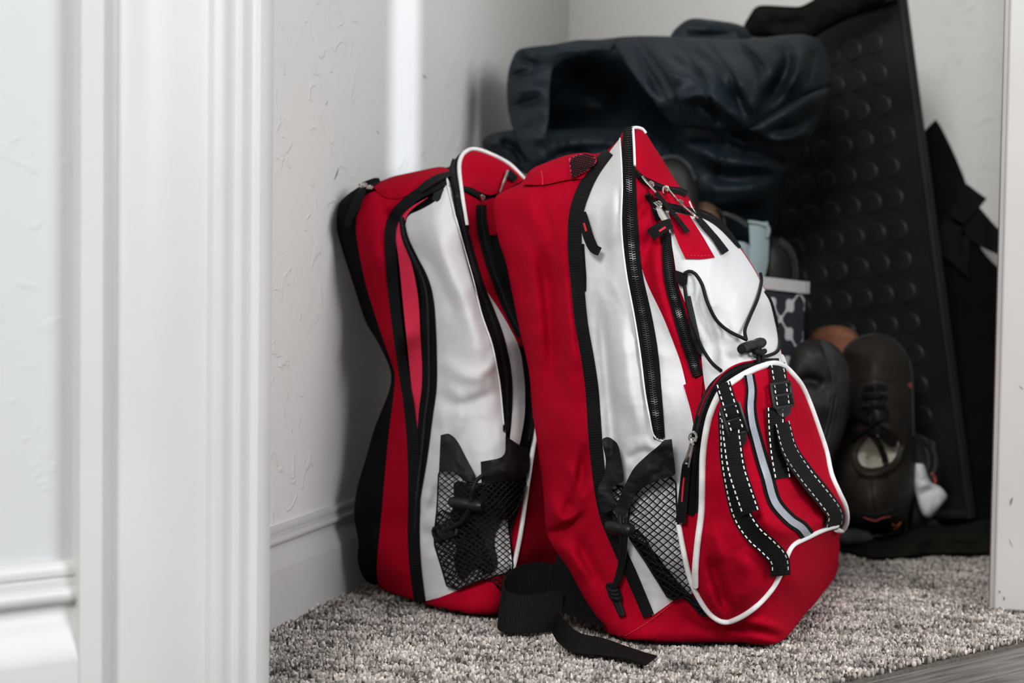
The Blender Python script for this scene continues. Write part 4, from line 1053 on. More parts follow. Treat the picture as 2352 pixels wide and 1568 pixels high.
sheet('accent_panel', [(985, 452, 1), (944, 474), (912, 502), (904, 525), (916, 594), (926, 701), (938, 816), (946, 900), (956, 1000), (962, 1046, 1), (970, 960), (972, 880), (966, 780), (962, 690), (950, 620), (930, 560), (924, 520), (940, 484)], B2, 'pink_cloth', bag2, off=.0030, step=6)
ribbon('edge_binding', [(1026, 412), (990, 432), (954, 450), (914, 486), (897, 529), (899, 605), (905, 682), (916, 778), (931, 880), (939, 930), (949, 1033), (951, 1148), (950, 1224), (954, 1301), (964, 1380)], [20, 24, 26, 26, 26, 24, 23, 24, 26, 28, 28, 28, 27, 26], B2, 'black_webbing', bag2, off=.0046, crown=.0014, thick=.003, step=6)
sheet('side_panel', [(1023, 400, 1), (1014, 436), (1004, 460), (970, 480), (936, 494), (929, 525), (943, 567), (977, 636), (994, 690), (1002, 778), (1002, 880), (994, 957), (980, 1052), (962, 1167), (954, 1217), (962, 1282), (978, 1380, 1), (1031, 1366), (1120, 1326), (1178, 1310), (1166, 1220), (1165, 1100), (1162, 1000), (1160, 976), (1152, 899), (1146, 860), (1130, 789), (1107, 720), (1086, 636), (1067, 563), (1048, 491), (1032, 415)],
      B2, 'white_cloth', bag2, off=.0022, step=6.5, puff=.004, puff_px=22)
zipper([(922, 500), (930, 545), (950, 592), (972, 640), (982, 690), (985, 778), (986, 880), (977, 957), (968, 1052), (956, 1148), (952, 1215)], B2, bag2, [12, 16, 22, 30, 34, 34, 34, 30, 24, 18, 10], 9, off=.0040, pitch=4.4)
zipper([(1046, 366), (1041, 387), (1047, 433), (1061, 510), (1080, 586), (1100, 655), (1125, 720), (1145, 778), (1157, 835), (1164, 880), (1165, 957), (1162, 990)], B2, bag2, [14, 20, 22, 22, 24, 25, 27, 28, 26, 22, 14], 11, off=.0062, pitch=4.6)
cord('piping', [(1025, 404), (1032, 440), (1046, 496), (1066, 570), (1086, 640), (1106, 720), (1130, 790), (1144, 858), (1150, 900), (1157, 976)], .0008, B2, 'white_piping', bag2, off=.0046, step=5)
cord('piping', [(1072, 517), (1062, 452), (1055, 392), (1058, 364), (1070, 348), (1090, 342), (1123, 352), (1169, 376), (1206, 412)], .0022, B2, 'white_piping', bag2, off=.0040, step=4)
sheet('flap', [(1060, 364), (1074, 350), (1092, 346), (1123, 355), (1165, 376), (1206, 412, 1), (1153, 440), (1123, 450), (1084, 432), (1060, 426, 1)], B2, 'red_cloth', bag2, off=.0045, step=6)
zipper([(1063, 432), (1084, 438), (1106, 452)], B2, bag2, [10, 14, 12], 6, off=.0060, pitch=4)
slider((1106, 454), .6, B2, bag2, .009, .9)
sheet('neck_panel', [(1063, 440, 1), (1106, 462, 1), (1150, 450), (1150, 540), (1100, 540), (1076, 530)], B2, 'red_cloth', bag2, off=.0016, step=7)
sheet('gusset', [(1072, 528, 1), (1100, 520), (1126, 560), (1150, 640), (1172, 710), (1204, 790, 1), (1192, 800), (1150, 722), (1110, 662), (1085, 600)], B2, 'red_cloth', bag2, off=.0028, step=6)
zipper([(1106, 470), (1108, 520), (1124, 590), (1148, 660), (1172, 720), (1196, 770)], B2, bag2, [22, 26, 26, 24, 22, 18], 10, off=.0050, pitch=4.6)
sheet('side_panel', [(1112, 660, 1), (1153, 720), (1195, 797), (1206, 880), (1206, 957), (1190, 1040), (1168, 1040), (1176, 957), (1178, 880), (1170, 816), (1140, 730)], B2, 'white_cloth', bag2, off=.0030, step=7, puff=.002)
zipper([(1222, 900), (1222, 960), (1214, 1010)], B2, bag2, 18, 10, off=.004)
flat_pull([(1167, 391), (1158, 416), (1149, 441)], [5, 5, 4], B2, bag2, .014, 'silver_metal', .0018, label='silver zipper pull')
flat_pull([(1168, 392), (1176, 404), (1186, 412)], [14, 18, 16], B2, bag2, .011, 'black_webbing', .002)
# strap end and ring at the top left
slider((836, 428), 2.4, B2, bag2, .010, 1.1, 'strap_ring')
slider((850, 433), .5, B2, bag2, .010, .9, 'strap_ring')
ribbon('strap_anchor', [(826, 430), (842, 424), (862, 416), (872, 412)], [14, 18, 16, 8], B2, 'black_webbing', bag2, off=.006, thick=.004)
ribbon('shoulder_strap', [(834, 432), (822, 460), (806, 492), (798, 520)], [16, 22, 20, 14], B2, 'black_webbing', bag2, off=.010, thick=.004)
# lower front pocket edge
sheet('pocket_side', [(1200, 1150), (1222, 1040), (1236, 985), (1262, 1000), (1300, 1130), (1318, 1240), (1300, 1318), (1240, 1340), (1186, 1320), (1178, 1260), (1172, 1226)], B2, 'red_cloth', bag2, off=.0030, step=8)
cord('pocket_piping', [(1234, 970), (1226, 1020), (1218, 1071), (1207, 1148), (1196, 1224), (1184, 1284), (1178, 1306)], .0024, B2, 'white_piping', bag2, off=.0050, step=5)
cord('pocket_piping', [(1164, 1220), (1168, 1250), (1173, 1280), (1181, 1316)], .0020, B2, 'white_piping', bag2, off=.0050, step=5)
sheet('base_panel', [(968, 1386, 1), (1031, 1364), (1115, 1328), (1150, 1322), (1185, 1316), (1260, 1325), (1296, 1334), (1210, 1379), (1140, 1416, 1), (1065, 1414), (977, 1397)], B2, 'red_cloth', bag2, off=.0040, step=7, puff=.002)
sheet('pocket_hem', [(1012, 999, 1), (1031, 994), (1050, 1010), (1069, 1048), (1092, 1090), (1094, 1104), (1065, 1104), (1052, 1080), (1008, 1084, 1)], B2H, 'black_nylon', bag2, off=.010, thick=.0025, puff=.003, step=5)
sheet('pocket_hem', [(1104, 1060, 1), (1161, 1050), (1161, 1000, 1), (1190, 1020), (1218, 1033), (1216, 1096), (1160, 1104), (1106, 1114, 1)], B2H, 'black_nylon', bag2, off=.011, thick=.0025, puff=.003, step=5)
P2 = [(1008, 1070), (1050, 1078), (1065, 1104), (1107, 1112), (1211, 1098), (1195, 1155), (1169, 1224), (1180, 1316), (1153, 1358), (1123, 1324), (1031, 1360), (1008, 1282), (996, 1244), (1004, 1167)]
sheet('pocket_dark_sheet', [(1040, 1100), (1100, 1116), (1200, 1106), (1190, 1150), (1158, 1186), (1132, 1236), (1146, 1296), (1124, 1322), (1092, 1300), (1062, 1336), (1040, 1300), (1052, 1240), (1030, 1200), (1044, 1150)], B2, 'black_nylon', bag2, off=.0085, thick=.001, step=8)
net(P2, B2, bag2, off=.0100, ga=10.5, gb=10.5, angle_a=40, angle_b=-36, r=.00062, bulge=.010, name='mesh_pocket')
net([(1004, 1167), (1060, 1190), (1100, 1220), (1130, 1300), (1123, 1324), (1031, 1360), (1008, 1282), (996, 1244)], B2, bag2, off=.0145, ga=10, gb=11, angle_a=28, angle_b=-55, r=.0008, bulge=.006, name='mesh_fold')
net([(1107, 1112), (1211, 1098), (1195, 1155), (1165, 1200), (1120, 1150)], B2, bag2, off=.0155, ga=9.5, gb=10, angle_a=34, angle_b=-45, r=.0009, bulge=.004, name='mesh_fold')
lb = unp([(1036, 1152), (1108, 1163)], [B2([(1036, 1152)])[0] - .026, B2([(1108, 1163)])[0] - .026])
barrel_lock(lb[0], lb[1], .0062, bag2)
cord('drawcord', [(1108, 1092), (1094, 1104), (1085, 1126), (1081, 1150)], .0022, B2, 'black_cord', bag2, off=.010, lift=(.006, .012, .015, .015), step=5)
cord('drawcord', [(1078, 1170), (1062, 1196), (1040, 1210), (1018, 1222)], .0026, B2, 'black_cord', bag2, off=.014, lift=(.012, .008, .006, .004), step=5)
kn = Soup()
for k in range(4):
    c = np.array((1006 + k * 11, 1226 - k * 4)); a = np.linspace(0, 2 * math.pi, 13)
    q = c + np.stack([np.cos(a) * 9 + np.sin(a) * 4, np.sin(a) * 14], 1)
    kn.tube(unp(q, B2(q) - .020 - .003 * np.sin(a)), .0026, 6)
kn.build('cord_knot', 'black_cord', bag2)
# ================================================================== rubber boot tray leaning in the corner
Ut = np.array([-.135, .075, .988]); Ut /= np.linalg.norm(Ut)
Lt = np.array([-.68, .72, -.07]); Lt -= Ut * (Lt @ Ut); Lt /= np.linalg.norm(Lt)
Nt = np.cross(Ut, Lt); Nt /= np.linalg.norm(Nt)
if (Nt @ (CAMP - np.array([.6, 2.1, .3]))) < 0: Nt = -Nt
O_t = on_floor(2243, 1225) + Ut * .022
def tp(l, u, n=0.0): return O_t + Lt * l + Ut * u + Nt * n
def on_tray(px, py):
    d = unp([(px, py)], 1.0)[0] - CAMP
    t = ((O_t - CAMP) @ Nt) / (d @ Nt)
    w = CAMP + d * t - O_t
    return float(w @ Lt), float(w @ Ut)
tray = thing('boot_tray', 'tall black rubber boot tray with raised round studs leaning in the corner', 'boot tray', tp(.16, 0))
TW, THt = on_tray(1732, 500)[0], on_tray(2080, -24)[1]
prof = [(0, -.004), (0, .007), (.0015, .0095), (.0045, .0105), (.0075, .0095), (.010, .005), (.0135, .001), (TW - .0135, .001), (TW - .010, .005), (TW - .0075, .0095), (TW - .0045, .0105), (TW - .0015, .0095), (TW, .007), (TW, -.004)]
vs = [tp(l, u, n_) for u in (0, THt) for l, n_ in prof]; m_ = len(prof)
make('slab', vs, [((i + 1) % m_, i, m_ + i, m_ + (i + 1) % m_) for i in range(m_)] + [tuple(range(m_)), tuple(range(m_, 2 * m_))[::-1]], 'mat_rubber', tray, None, True, 'angle')
for u0 in (0, THt - .0135):
    vs = [tp(l, u0 + b, n_) for l in (.004, TW - .004) for b, n_ in ((0, -.004), (0, .008), (.003, .0105), (.007, .0095), (.0135, .001), (.0135, -.004))]
    make('rim', vs, [(i, (i + 1) % 6, 6 + (i + 1) % 6, 6 + i) for i in range(6)] + [tuple(range(6))[::-1], tuple(range(6, 12))], 'mat_rubber', tray, None, True, 'angle')
l0, u0 = on_tray(2073, 599)
l1, u1 = on_tray(1928, 630)
l2, u2 = on_tray(2092, 742)
pl_, pu_ = (l1 - l0) / 3, (u0 - u2) / 2
sm, sf = [], []
NS = 20
for h_, r_ in ((0.0, .0158), (.0014, .0152), (.0020, .0142), (.0022, .0125)):
    for k in range(NS):
        a = 2 * math.pi * k / NS; sm.append(Lt * math.cos(a) * r_ + Ut * math.sin(a) * r_ + Nt * h_)
for j in range(3):
    for k in range(NS): sf.append((j * NS + k, j * NS + (k + 1) % NS, (j + 1) * NS + (k + 1) % NS, (j + 1) * NS + k))
sf.append(tuple(3 * NS + k for k in range(NS)))
stud0 = None
for a in range(-2, 9):
    for b_ in range(-14, 14):
        l, u = l0 + a * pl_, u0 + b_ * pu_
        if not (.026 < l < TW - .024 and .035 < u < THt - .04): continue
        if stud0 is None:
            stud0 = make('stud', sm, sf, 'mat_rubber', tray, None, True, 'angle'); o = stud0
        else:
            o = stud0.copy(); link(o, tray)
        o.location = V(tp(l, u, .001)) - tray.location

# ================================================================== cloth bin full of shoes
bz = 1.97
fr, fl = unp([(1850, 652)], bz)[0], unp([(1590, 622)], bz - .03)[0]
br, bl_ = on_floor(1822, 1262), on_floor(1590, 1268)
back = np.array([.04, 1.0, 0.]); back /= np.linalg.norm(back)
DEP = .24
cloth_bin = thing('fabric_bin', 'charcoal fabric bin printed with white trellis pattern, behind the front backpack', 'bin', (br + bl_) / 2 + back * DEP / 2)
corn_t = [fr, fl, fl + back * DEP, fr + back * DEP]; corn_b = [br, bl_, bl_ + back * DEP, br + back * DEP]
for p in corn_b: p[2] = .001
ctr = sum(corn_t) / 4
nm = {0: 'wall_panel', 1: 'wall_panel', 2: 'wall_panel', 3: 'wall_panel'}
for k in range(4):
    a, b_, c, d = corn_t[k], corn_t[(k + 1) % 4], corn_b[(k + 1) % 4], corn_b[k]
    N = 8; vs, uvs, fs = [], [], []
    mid = (a + b_) / 2; outn = mid - ctr; outn[2] = 0; outn /= np.linalg.norm(outn)
    W_ = np.linalg.norm(a - b_); H_ = np.linalg.norm(a - d)
    for lay in (0, 1):
        for j in range(N + 1):
            for i in range(N + 1):
                s_, t_ = i / N, j / N
                p = (a * (1 - s_) + b_ * s_) * (1 - t_) + (d * (1 - s_) + c * s_) * t_
                p = p + outn * (.008 * math.sin(math.pi * s_) * math.sin(math.pi * t_) - lay * .004)
                p[2] = max(p[2], .0008)
                vs.append(p); uvs.append((s_ * W_, -t_ * H_))
    q = (N + 1) ** 2
    for j in range(N):
        for i in range(N):
            x = j * (N + 1) + i
            fs.append((x, x + 1, x + N + 2, x + N + 1)); fs.append((q + x, q + x + N + 1, q + x + N + 2, q + x + 1))
    for i in range(N):
        for e0, e1 in (((i), (i + 1)), (N * (N + 1) + i + 1, N * (N + 1) + i), ((i + 1) * (N + 1), i * (N + 1)), (i * (N + 1) + N, (i + 1) * (N + 1) + N)):
            fs.append((e1, e0, e0 + q, e1 + q))
    make(nm[k], vs, fs, 'trellis_print', cloth_bin, uvs, True, 'angle')
    t3 = (b_ - a) / W_
    s = Soup(); s.box((a + b_) / 2 - np.array([0, 0, .0045]) + outn * .001, (b_ - a) / 2 * 1.008, outn * .0045, np.array([0, 0, .0075]))
    s.build('rim_binding', 'bin_binding', cloth_bin, smooth=False, label='pale grey binding along the rim')
boxmesh('bottom', [((corn_b[0] + corn_b[2]) / 2 + np.array([0, 0, .004]), (corn_b[1] - corn_b[0]) / 2.05, (corn_b[3] - corn_b[0]) / 2.05, np.array([0, 0, .002]))], 'black_nylon', cloth_bin)

def lump(name, poly, z, bulge, depth, material, parent=None, step=8, edge_px=40, wrinkle=.002, folds=(), seed=0, body_px=80, tilt=(0, 0), label=None, **kw):
    """a rounded soft object: outline, distance, how far it swells to the front, and its depth"""
    P = np.array([p[:2] for p in poly], float); c = P.mean(0)
    ct = [(p[0], p[1], z + (p - c) @ np.array(tilt)) for p in P]
    f = Form(ct + [(c[0], c[1], z - .002)], poly, edge=bulge, edge_px=edge_px, wrinkle=wrinkle, wscale=50, folds=folds, seed=seed, smooth=1e-2)
    return sheet(name, poly, f, material, parent, body=depth, body_px=body_px, step=step, label=label, **kw), f

# shoes standing in the bin, under the jacket
sh = thing('boot', 'dark boot with grey collar standing in the bin, behind the red top flap', 'boot', unp([(1545, 640)], 2.06)[0])
_, f = lump('shaft', [(1490, 400), (1505, 372), (1530, 358), (1560, 360), (1585, 382), (1600, 420), (1606, 480), (1600, 640), (1480, 640), (1480, 480)], 1.965, .02, .05, 'black_leather', sh, seed=3)
ribbon('collar', [(1492, 396), (1506, 374), (1530, 361), (1556, 362), (1580, 380), (1596, 412)], 9, f, 'sole_rubber', sh, off=.003, thick=.004)
sh = thing('slipper', 'fuzzy brown slipper toe poking out beside the zipper pulls', 'slipper', unp([(1610, 640)], 2.02)[0])
_, f = lump('upper', [(1580, 480), (1594, 466), (1620, 462), (1645, 474), (1660, 494), (1662, 516), (1650, 545), (1640, 620), (1575, 620), (1570, 520)], 2.0, .03, .06, 'brown_fur', sh, seed=4)
ribbon('sole', [(1648, 480), (1660, 500), (1662, 530), (1652, 570), (1648, 610)], 8, f, 'black_leather', sh, off=.002, thick=.006)
sh = thing('sandal', 'sandal with a wide pale blue ankle strap upright in the bin', 'sandal', unp([(1745, 650)], 2.02)[0])
S_ = Form([(1680, 520, 2.02), (1760, 520, 2.02), (1840, 600, 2.05), (1740, 640, 2.02)])
_, fs_ = lump('footbed', [(1740, 545), (1770, 540), (1800, 550), (1822, 580), (1830, 620), (1828, 700), (1745, 700), (1735, 620)], 2.03, .02, .03, 'black_leather', sh, seed=5)
ribbon('sole_edge', [(1790, 551), (1814, 572), (1825, 604), (1826, 640), (1824, 690)], 14, fs_, 'sole_rubber', sh, off=.002, thick=.008)
ribbon('ankle_strap', [(1742, 511), (1744, 535), (1744, 575), (1742, 610), (1738, 640)], [44, 45, 43, 43, 34], S_, 'pale_blue_strap', sh, off=.012, thick=.003, crown=.002, label='pale blue strap')
ribbon('strap_fold', [(1718, 508), (1740, 511), (1760, 517), (1766, 528), (1762, 545)], [5, 6, 7, 8, 6], S_, 'pale_blue_strap', sh, off=.018, thick=.004)
ribbon('toe_strap', [(1660, 488), (1690, 500), (1718, 518)], [7, 10, 12], S_, 'sole_rubber', sh, off=.004, thick=.004)
ribbon('heel_strap', [(1694, 560), (1712, 566), (1718, 590), (1716, 620)], [12, 18, 20, 16], S_, 'pale_blue_strap', sh, off=.002, thick=.003)

# ================================================================== quilted dark teal jacket on top
J_HULL = [(1168, 156), (1186, 113), (1230, 106), (1268, 103), (1300, 96), (1330, 91), (1377, 91), (1430, 84), (1471, 82), (1538, 83), (1620, 88), (1725, 90), (1804, 80), (1851, 78), (1886, 94), (1905, 137), (1913, 196), (1894, 243), (1875, 290), (1858, 325), (1830, 372), (1800, 430), (1786, 475), (1776, 540), (1750, 600), (1690, 616), (1630, 606), (1585, 560), (1566, 470), (1557, 400), (1550, 470), (1540, 700), (1550, 950), (1556, 1190), (1450, 1230), (1330, 1215), (1285, 1000), (1262, 700), (1248, 470), (1236, 385), (1209, 368), (1178, 301), (1166, 250), (1163, 203)]
jacket = thing('jacket', 'bundled dark teal quilted jacket slumped on top of the shoe bin', 'jacket', unp([(1600, 480)], 2.05)[0])
JB = Form([(1186, 113, 2.07), (1165, 220, 2.09), (1209, 365, 2.05), (1330, 95, 2.08), (1500, 85, 2.08), (1700, 90, 2.08), (1850, 80, 2.09), (1910, 190, 2.09), (1860, 320, 2.06), (1790, 465, 2.07), (1667, 485, 2.055), (1680, 590, 2.10), (1750, 560, 2.10), (1610, 560, 2.10), (1560, 400, 2.04), (1400, 392, 2.08), (1400, 600, 2.10), (1420, 900, 2.08), (1440, 1200, 2.02), (1300, 600, 2.14), (1320, 1000, 2.12), (1300, 210, 2.19), (1400, 230, 2.20), (1340, 300, 2.17), (1480, 320, 2.13), (1500, 200, 2.03), (1600, 180, 2.02), (1700, 220, 2.02), (1800, 160, 2.04), (1620, 380, 2.02), (1720, 400, 2.02)],
          J_HULL, edge=.05, edge_px=60, wrinkle=.010, wscale=70, seed=21,
          folds=[([(1655, 305), (1660, 350), (1648, 425)], -.010, 8), ([(1590, 350), (1640, 365), (1700, 372), (1790, 372)], .022, 18), ([(1560, 330), (1620, 345), (1650, 350)], .018, 16), ([(1670, 330), (1740, 360), (1815, 378)], -.020, 12),
                 ([(1600, 420), (1680, 440), (1770, 420)], .020, 24), ([(1620, 400), (1700, 412), (1780, 396)], -.016, 14), ([(1680, 310), (1700, 330), (1720, 345)], .012, 12), ([(1620, 470), (1690, 465), (1760, 455)], .012, 14)])
sheet('body', J_HULL, JB, 'teal_nylon', jacket, body=.16, body_px=110, step=8)
JT = Form([(1400, 105, 2.02), (1470, 85, 2.04), (1600, 90, 2.04), (1725, 92, 2.04), (1851, 80, 2.06), (1905, 140, 2.07), (1450, 190, 1.975), (1510, 240, 1.955), (1560, 290, 1.965), (1660, 300, 1.965), (1722, 296, 1.965), (1560, 160, 1.945), (1640, 180, 1.935), (1720, 180, 1.95), (1780, 200, 1.985), (1830, 140, 2.00), (1700, 240, 1.945), (1600, 240, 1.94)],
          None, wrinkle=.012, wscale=60, seed=30,
          folds=[([(1400, 96), (1450, 180), (1500, 262)], -.010, 6), ([(1462, 86), (1525, 180), (1585, 292)], -.011, 6), ([(1540, 86), (1606, 170), (1655, 294)], -.011, 6), ([(1612, 90), (1676, 170), (1712, 280)], -.011, 6), ([(1690, 92), (1740, 150), (1752, 230)], -.010, 6), ([(1412, 108), (1450, 160), (1500, 225), (1530, 285)], .012, 14), ([(1455, 105), (1490, 165), (1530, 225)], -.016, 13), ([(1490, 100), (1540, 150), (1560, 200)], .012, 16), ([(1530, 130), (1590, 160), (1625, 190)], -.013, 11), ([(1570, 110), (1630, 145), (1680, 210), (1720, 270)], -.018, 13),
                 ([(1640, 120), (1690, 165), (1720, 230)], .013, 16), ([(1700, 110), (1745, 150), (1760, 180)], -.016, 12), ([(1560, 225), (1620, 220), (1680, 262), (1710, 290)], .016, 15), ([(1600, 235), (1640, 260), (1650, 290)], -.014, 9), ([(1585, 230), (1615, 225), (1655, 250)], -.006, 8), ([(1790, 100), (1810, 140), (1790, 190), (1750, 250)], -.030, 16), ([(1840, 110), (1830, 170), (1800, 215)], .014, 12), ([(1870, 110), (1862, 160), (1850, 200)], -.016, 10), ([(1750, 170), (1740, 220), (1720, 270)], .012, 12)])
sheet('quilted_panel', [(1404, 100), (1471, 82), (1538, 83), (1620, 88), (1725, 90), (1804, 80), (1851, 78), (1886, 94), (1905, 137), (1913, 192), (1870, 214), (1800, 250), (1722, 296, 1), (1660, 300), (1610, 298), (1548, 290), (1516, 250), (1480, 205), (1440, 150)], JT, 'teal_nylon', jacket, body=.05, body_px=40, step=6, puff=.014, puff_px=22)
JS = Form([(1913, 196, 2.05), (1860, 225, 1.995), (1800, 255, 1.975), (1725, 296, 1.97), (1858, 325, 2.03), (1800, 325, 1.99), (1890, 250, 2.03)], None, wrinkle=.006, wscale=50, seed=33, folds=[([(1905, 200), (1840, 240), (1740, 292)], .012, 14), ([(1880, 250), (1830, 290), (1760, 308)], -.014, 11), ([(1860, 300), (1810, 318), (1770, 318)], .010, 10)])
sheet('sleeve', [(1720, 297, 1), (1790, 250), (1850, 218), (1912, 196), (1894, 243), (1875, 290), (1856, 326), (1810, 336), (1765, 322)], JS, 'teal_nylon', jacket, body=.05, body_px=34, step=6, puff=.016, puff_px=20)
JL = Form([(1168, 156, 2.05), (1186, 113, 2.05), (1260, 105, 2.03), (1330, 93, 2.04), (1410, 92, 2.04), (1165, 230, 2.06), (1178, 301, 2.04), (1209, 366, 2.02), (1256, 372, 2.0), (1230, 230, 2.02), (1235, 300, 2.0), (1250, 150, 2.03), (1330, 130, 2.02)], None, wrinkle=.010, wscale=50, seed=36,
          folds=[([(1190, 115), (1205, 140), (1240, 150)], -.012, 8), ([(1170, 180), (1210, 165), (1240, 160)], -.012, 8), ([(1180, 245), (1220, 235), (1250, 225)], -.014, 9), ([(1180, 215), (1215, 205), (1250, 200)], .010, 10), ([(1195, 300), (1220, 290), (1255, 265)], -.010, 9), ([(1200, 320), (1225, 320), (1250, 310)], .008, 10), ([(1270, 115), (1340, 112), (1400, 104)], .010, 10)])
sheet('sleeve', [(1168, 156), (1186, 113), (1230, 106), (1268, 103), (1300, 96), (1330, 91), (1377, 91), (1420, 90), (1410, 118), (1350, 124), (1300, 134), (1268, 156), (1262, 200), (1262, 250), (1256, 300), (1250, 345), (1256, 374), (1209, 367), (1178, 301), (1166, 250), (1163, 203)], JL, 'teal_nylon', jacket, body=.04, body_px=30, step=6, puff=.010, puff_px=16)
lump('hood', [(1536, 88), (1550, 66), (1575, 46), (1594, 41), (1640, 46), (1690, 53), (1712, 62), (1728, 84), (1735, 110), (1600, 120), (1530, 110)], 2.12, .03, .10, 'teal_nylon', jacket, seed=40, wrinkle=.008, folds=[([(1560, 75), (1620, 82), (1700, 80)], -.012, 8)])
lump('cuff', [(1106, 322), (1125, 308), (1174, 296), (1250, 300), (1420, 290), (1500, 300), (1560, 350), (1560, 400), (1400, 420), (1250, 410), (1180, 392), (1150, 360), (1112, 344)], 2.04, .03, .09, 'teal_nylon', jacket, seed=43, wrinkle=.014, folds=[([(1140, 320), (1180, 340), (1210, 380)], -.02, 12), ([(1270, 340), (1340, 325), (1430, 330)], .014, 14), ([(1240, 390), (1300, 350), (1360, 360)], -.016, 10)])
# black garment hanging over the tray's top
gm = thing('garment', 'black garment draped over the upper left of the boot tray', 'garment', unp([(1800, 95)], 2.3)[0])
_, gf = lump('cloth', [(1704, 70), (1712, 50), (1732, 18), (1752, 12), (1800, 14), (1838, 16), (1868, 0), (1905, -30), (2040, -60), (2050, 0), (1950, 40), (1885, 78), (1868, 88), (1780, 86), (1715, 86)], 2.175, .022, .025, 'black_brown_cloth', gm, seed=50, tilt=(-.0003, 0), wrinkle=.012, folds=[([(1760, 40), (1800, 60), (1850, 40)], -.015, 14), ([(1740, 30), (1780, 70), (1800, 100)], .010, 14)])
cord('hem', [(1716, 52), (1734, 20), (1754, 14), (1800, 16), (1838, 18), (1868, 2)], .0012, gf, 'black_brown_cloth', gm, off=.001)

# ================================================================== shoes on the floor
# sneaker stood on its heel, laces to the front
sn = thing('sneaker', 'dark brown lace-up sneaker stood on its heel, cream lining showing', 'shoe', on_floor(2010, 1262) + np.array([0, .06, 0]))
SN = [(1944, 839), (1933, 806), (1955, 781), (2005, 764), (2049, 774), (2082, 810), (2096, 850), (2100, 948), (2104, 1057), (2102, 1130), (2090, 1166), (2084, 1214), (2035, 1228), (1985, 1226), (1944, 1216), (1922, 1180), (1914, 1130), (1908, 1075), (1922, 1039), (1942, 985), (1953, 912)]
sf_ = Form([(p[0], p[1], 2.005 + (.05 if p[1] < 900 else 0)) for p in SN] + [(2010, 830, 1.995), (2020, 920, 1.960), (2020, 1000, 1.955), (2010, 1040, 1.975), (2010, 1130, 1.945), (2010, 1200, 1.965)], SN, edge=.035, edge_px=46, wrinkle=.003, wscale=50, seed=60, smooth=1e-3,
           folds=[([(1985, 1015), (2010, 1040), (2050, 1020)], -.030, 24), ([(1990, 1050), (2020, 1055)], -.024, 18), ([(1960, 874), (2020, 868), (2090, 880)], .003, 6)])
sheet('upper', SN, sf_, 'brown_black_leather', sn, body=.055, body_px=60, step=7)
sheet('toe_cap', [(1948, 842), (1938, 808), (1958, 785), (2005, 769), (2047, 779), (2078, 812), (2091, 850), (2093, 878), (2020, 868), (1956, 878)], sf_, 'brown_black_leather', sn, off=.002, thick=.004, puff=.003, step=7)
cord('toe_welt', [(1940, 806), (1958, 784), (2005, 768), (2048, 778), (2079, 812), (2093, 852), (2097, 948), (2098, 1000)], .0016, sf_, 'sole_rubber', sn, off=.0, step=6)
sheet('insole', [(1984, 1008), (2012, 985), (2055, 1000), (2070, 1022), (2048, 1064), (2005, 1076), (1978, 1070), (1966, 1040)], sf_, 'cream_insole', sn, off=.002, thick=.002, step=6)
cord('collar', [(2013, 964), (2060, 997), (2073, 1022), (2052, 1068), (2005, 1088), (1974, 1078), (1962, 1040), (1984, 1004), (2010, 968)], .0042, sf_, 'brown_black_leather', sn, off=.003, step=6)
sheet('tongue', [(1980, 888), (2024, 880), (2034, 930), (2028, 980), (2006, 1002), (1984, 985), (1974, 940)], sf_, 'black_leather', sn, off=.006, thick=.006, puff=.005, step=7)
sheet('tongue_flap', [(2010, 985), (2040, 990), (2062, 1006), (2060, 1022), (2048, 1030), (2024, 1012)], sf_, 'black_leather', sn, off=.016, thick=.004, step=6)
for k, (pts, w) in enumerate((((( 1985, 892), (2012, 886), (2036, 886)), 10), (((1982, 912), (2010, 908), (2038, 906)), 10), (((1978, 934), (2008, 930), (2036, 932)), 10), (((1990, 950), (2000, 936), (2008, 952), (2002, 978), (1992, 962)), 8), (((2000, 975), (1975, 960), (1952, 962), (1948, 984), (1972, 996), (1998, 986)), 8), (((2004, 972), (2030, 960), (2040, 944)), 8), (((1990, 984), (2012, 1010), (2028, 1040), (2034, 1062)), 15), (((1992, 990), (1970, 1000), (1950, 1006)), 8))):
    ribbon('lace', pts, w, sf_, 'black_cord', sn, off=.014, thick=.003, lift=(.0, .004, .002), crown=.0015, step=5)
cord('eyelet', [(2022, 886), (2032, 884), (2040, 882)], .0010, sf_, 'sole_rubber', sn, off=.016, step=4)
cord('eyelet', [(2020, 902), (2030, 903), (2038, 906)], .0010, sf_, 'sole_rubber', sn, off=.016, step=4)
cord('eyelet', [(1979, 932), (1990, 931), (2000, 931)], .0010, sf_, 'sole_rubber', sn, off=.018, step=4)
cord('heel_seam', [(1999, 1092), (2003, 1130), (2010, 1172)], .0010, sf_, 'black_leather', sn, off=.001, step=6)
cord('heel_seam', [(1970, 1092), (2000, 1098), (2040, 1094)], .0012, sf_, 'black_leather', sn, off=.001, step=6)
ribbon('midsole_line', [(1924, 1152), (1960, 1172), (2005, 1180), (2060, 1164), (2098, 1132)], 6, sf_, 'sole_rubber', sn, off=.002, thick=.003)
ribbon('midsole_line', [(1946, 1176), (1975, 1186), (2012, 1192), (2060, 1180), (2092, 1158)], 5, sf_, 'sole_rubber', sn, off=.002, thick=.003)
sheet('heel_tab', [(1950, 1180), (2005, 1196), (2080, 1178), (2082, 1210), (2035, 1226), (1985, 1224), (1946, 1214)], sf_, 'black_leather', sn, off=.0015, thick=.003, step=7)
cord('red_mark', [(1984, 1188), (2010, 1196), (2024, 1190), (2046, 1186)], .0005, sf_, 'red_dot', sn, off=.004, step=5)
cord('orange_mark', [(2050, 1204), (2062, 1208), (2068, 1200), (2060, 1212), (2052, 1214)], .0007, sf_, 'orange_print', sn, off=.004, step=4)
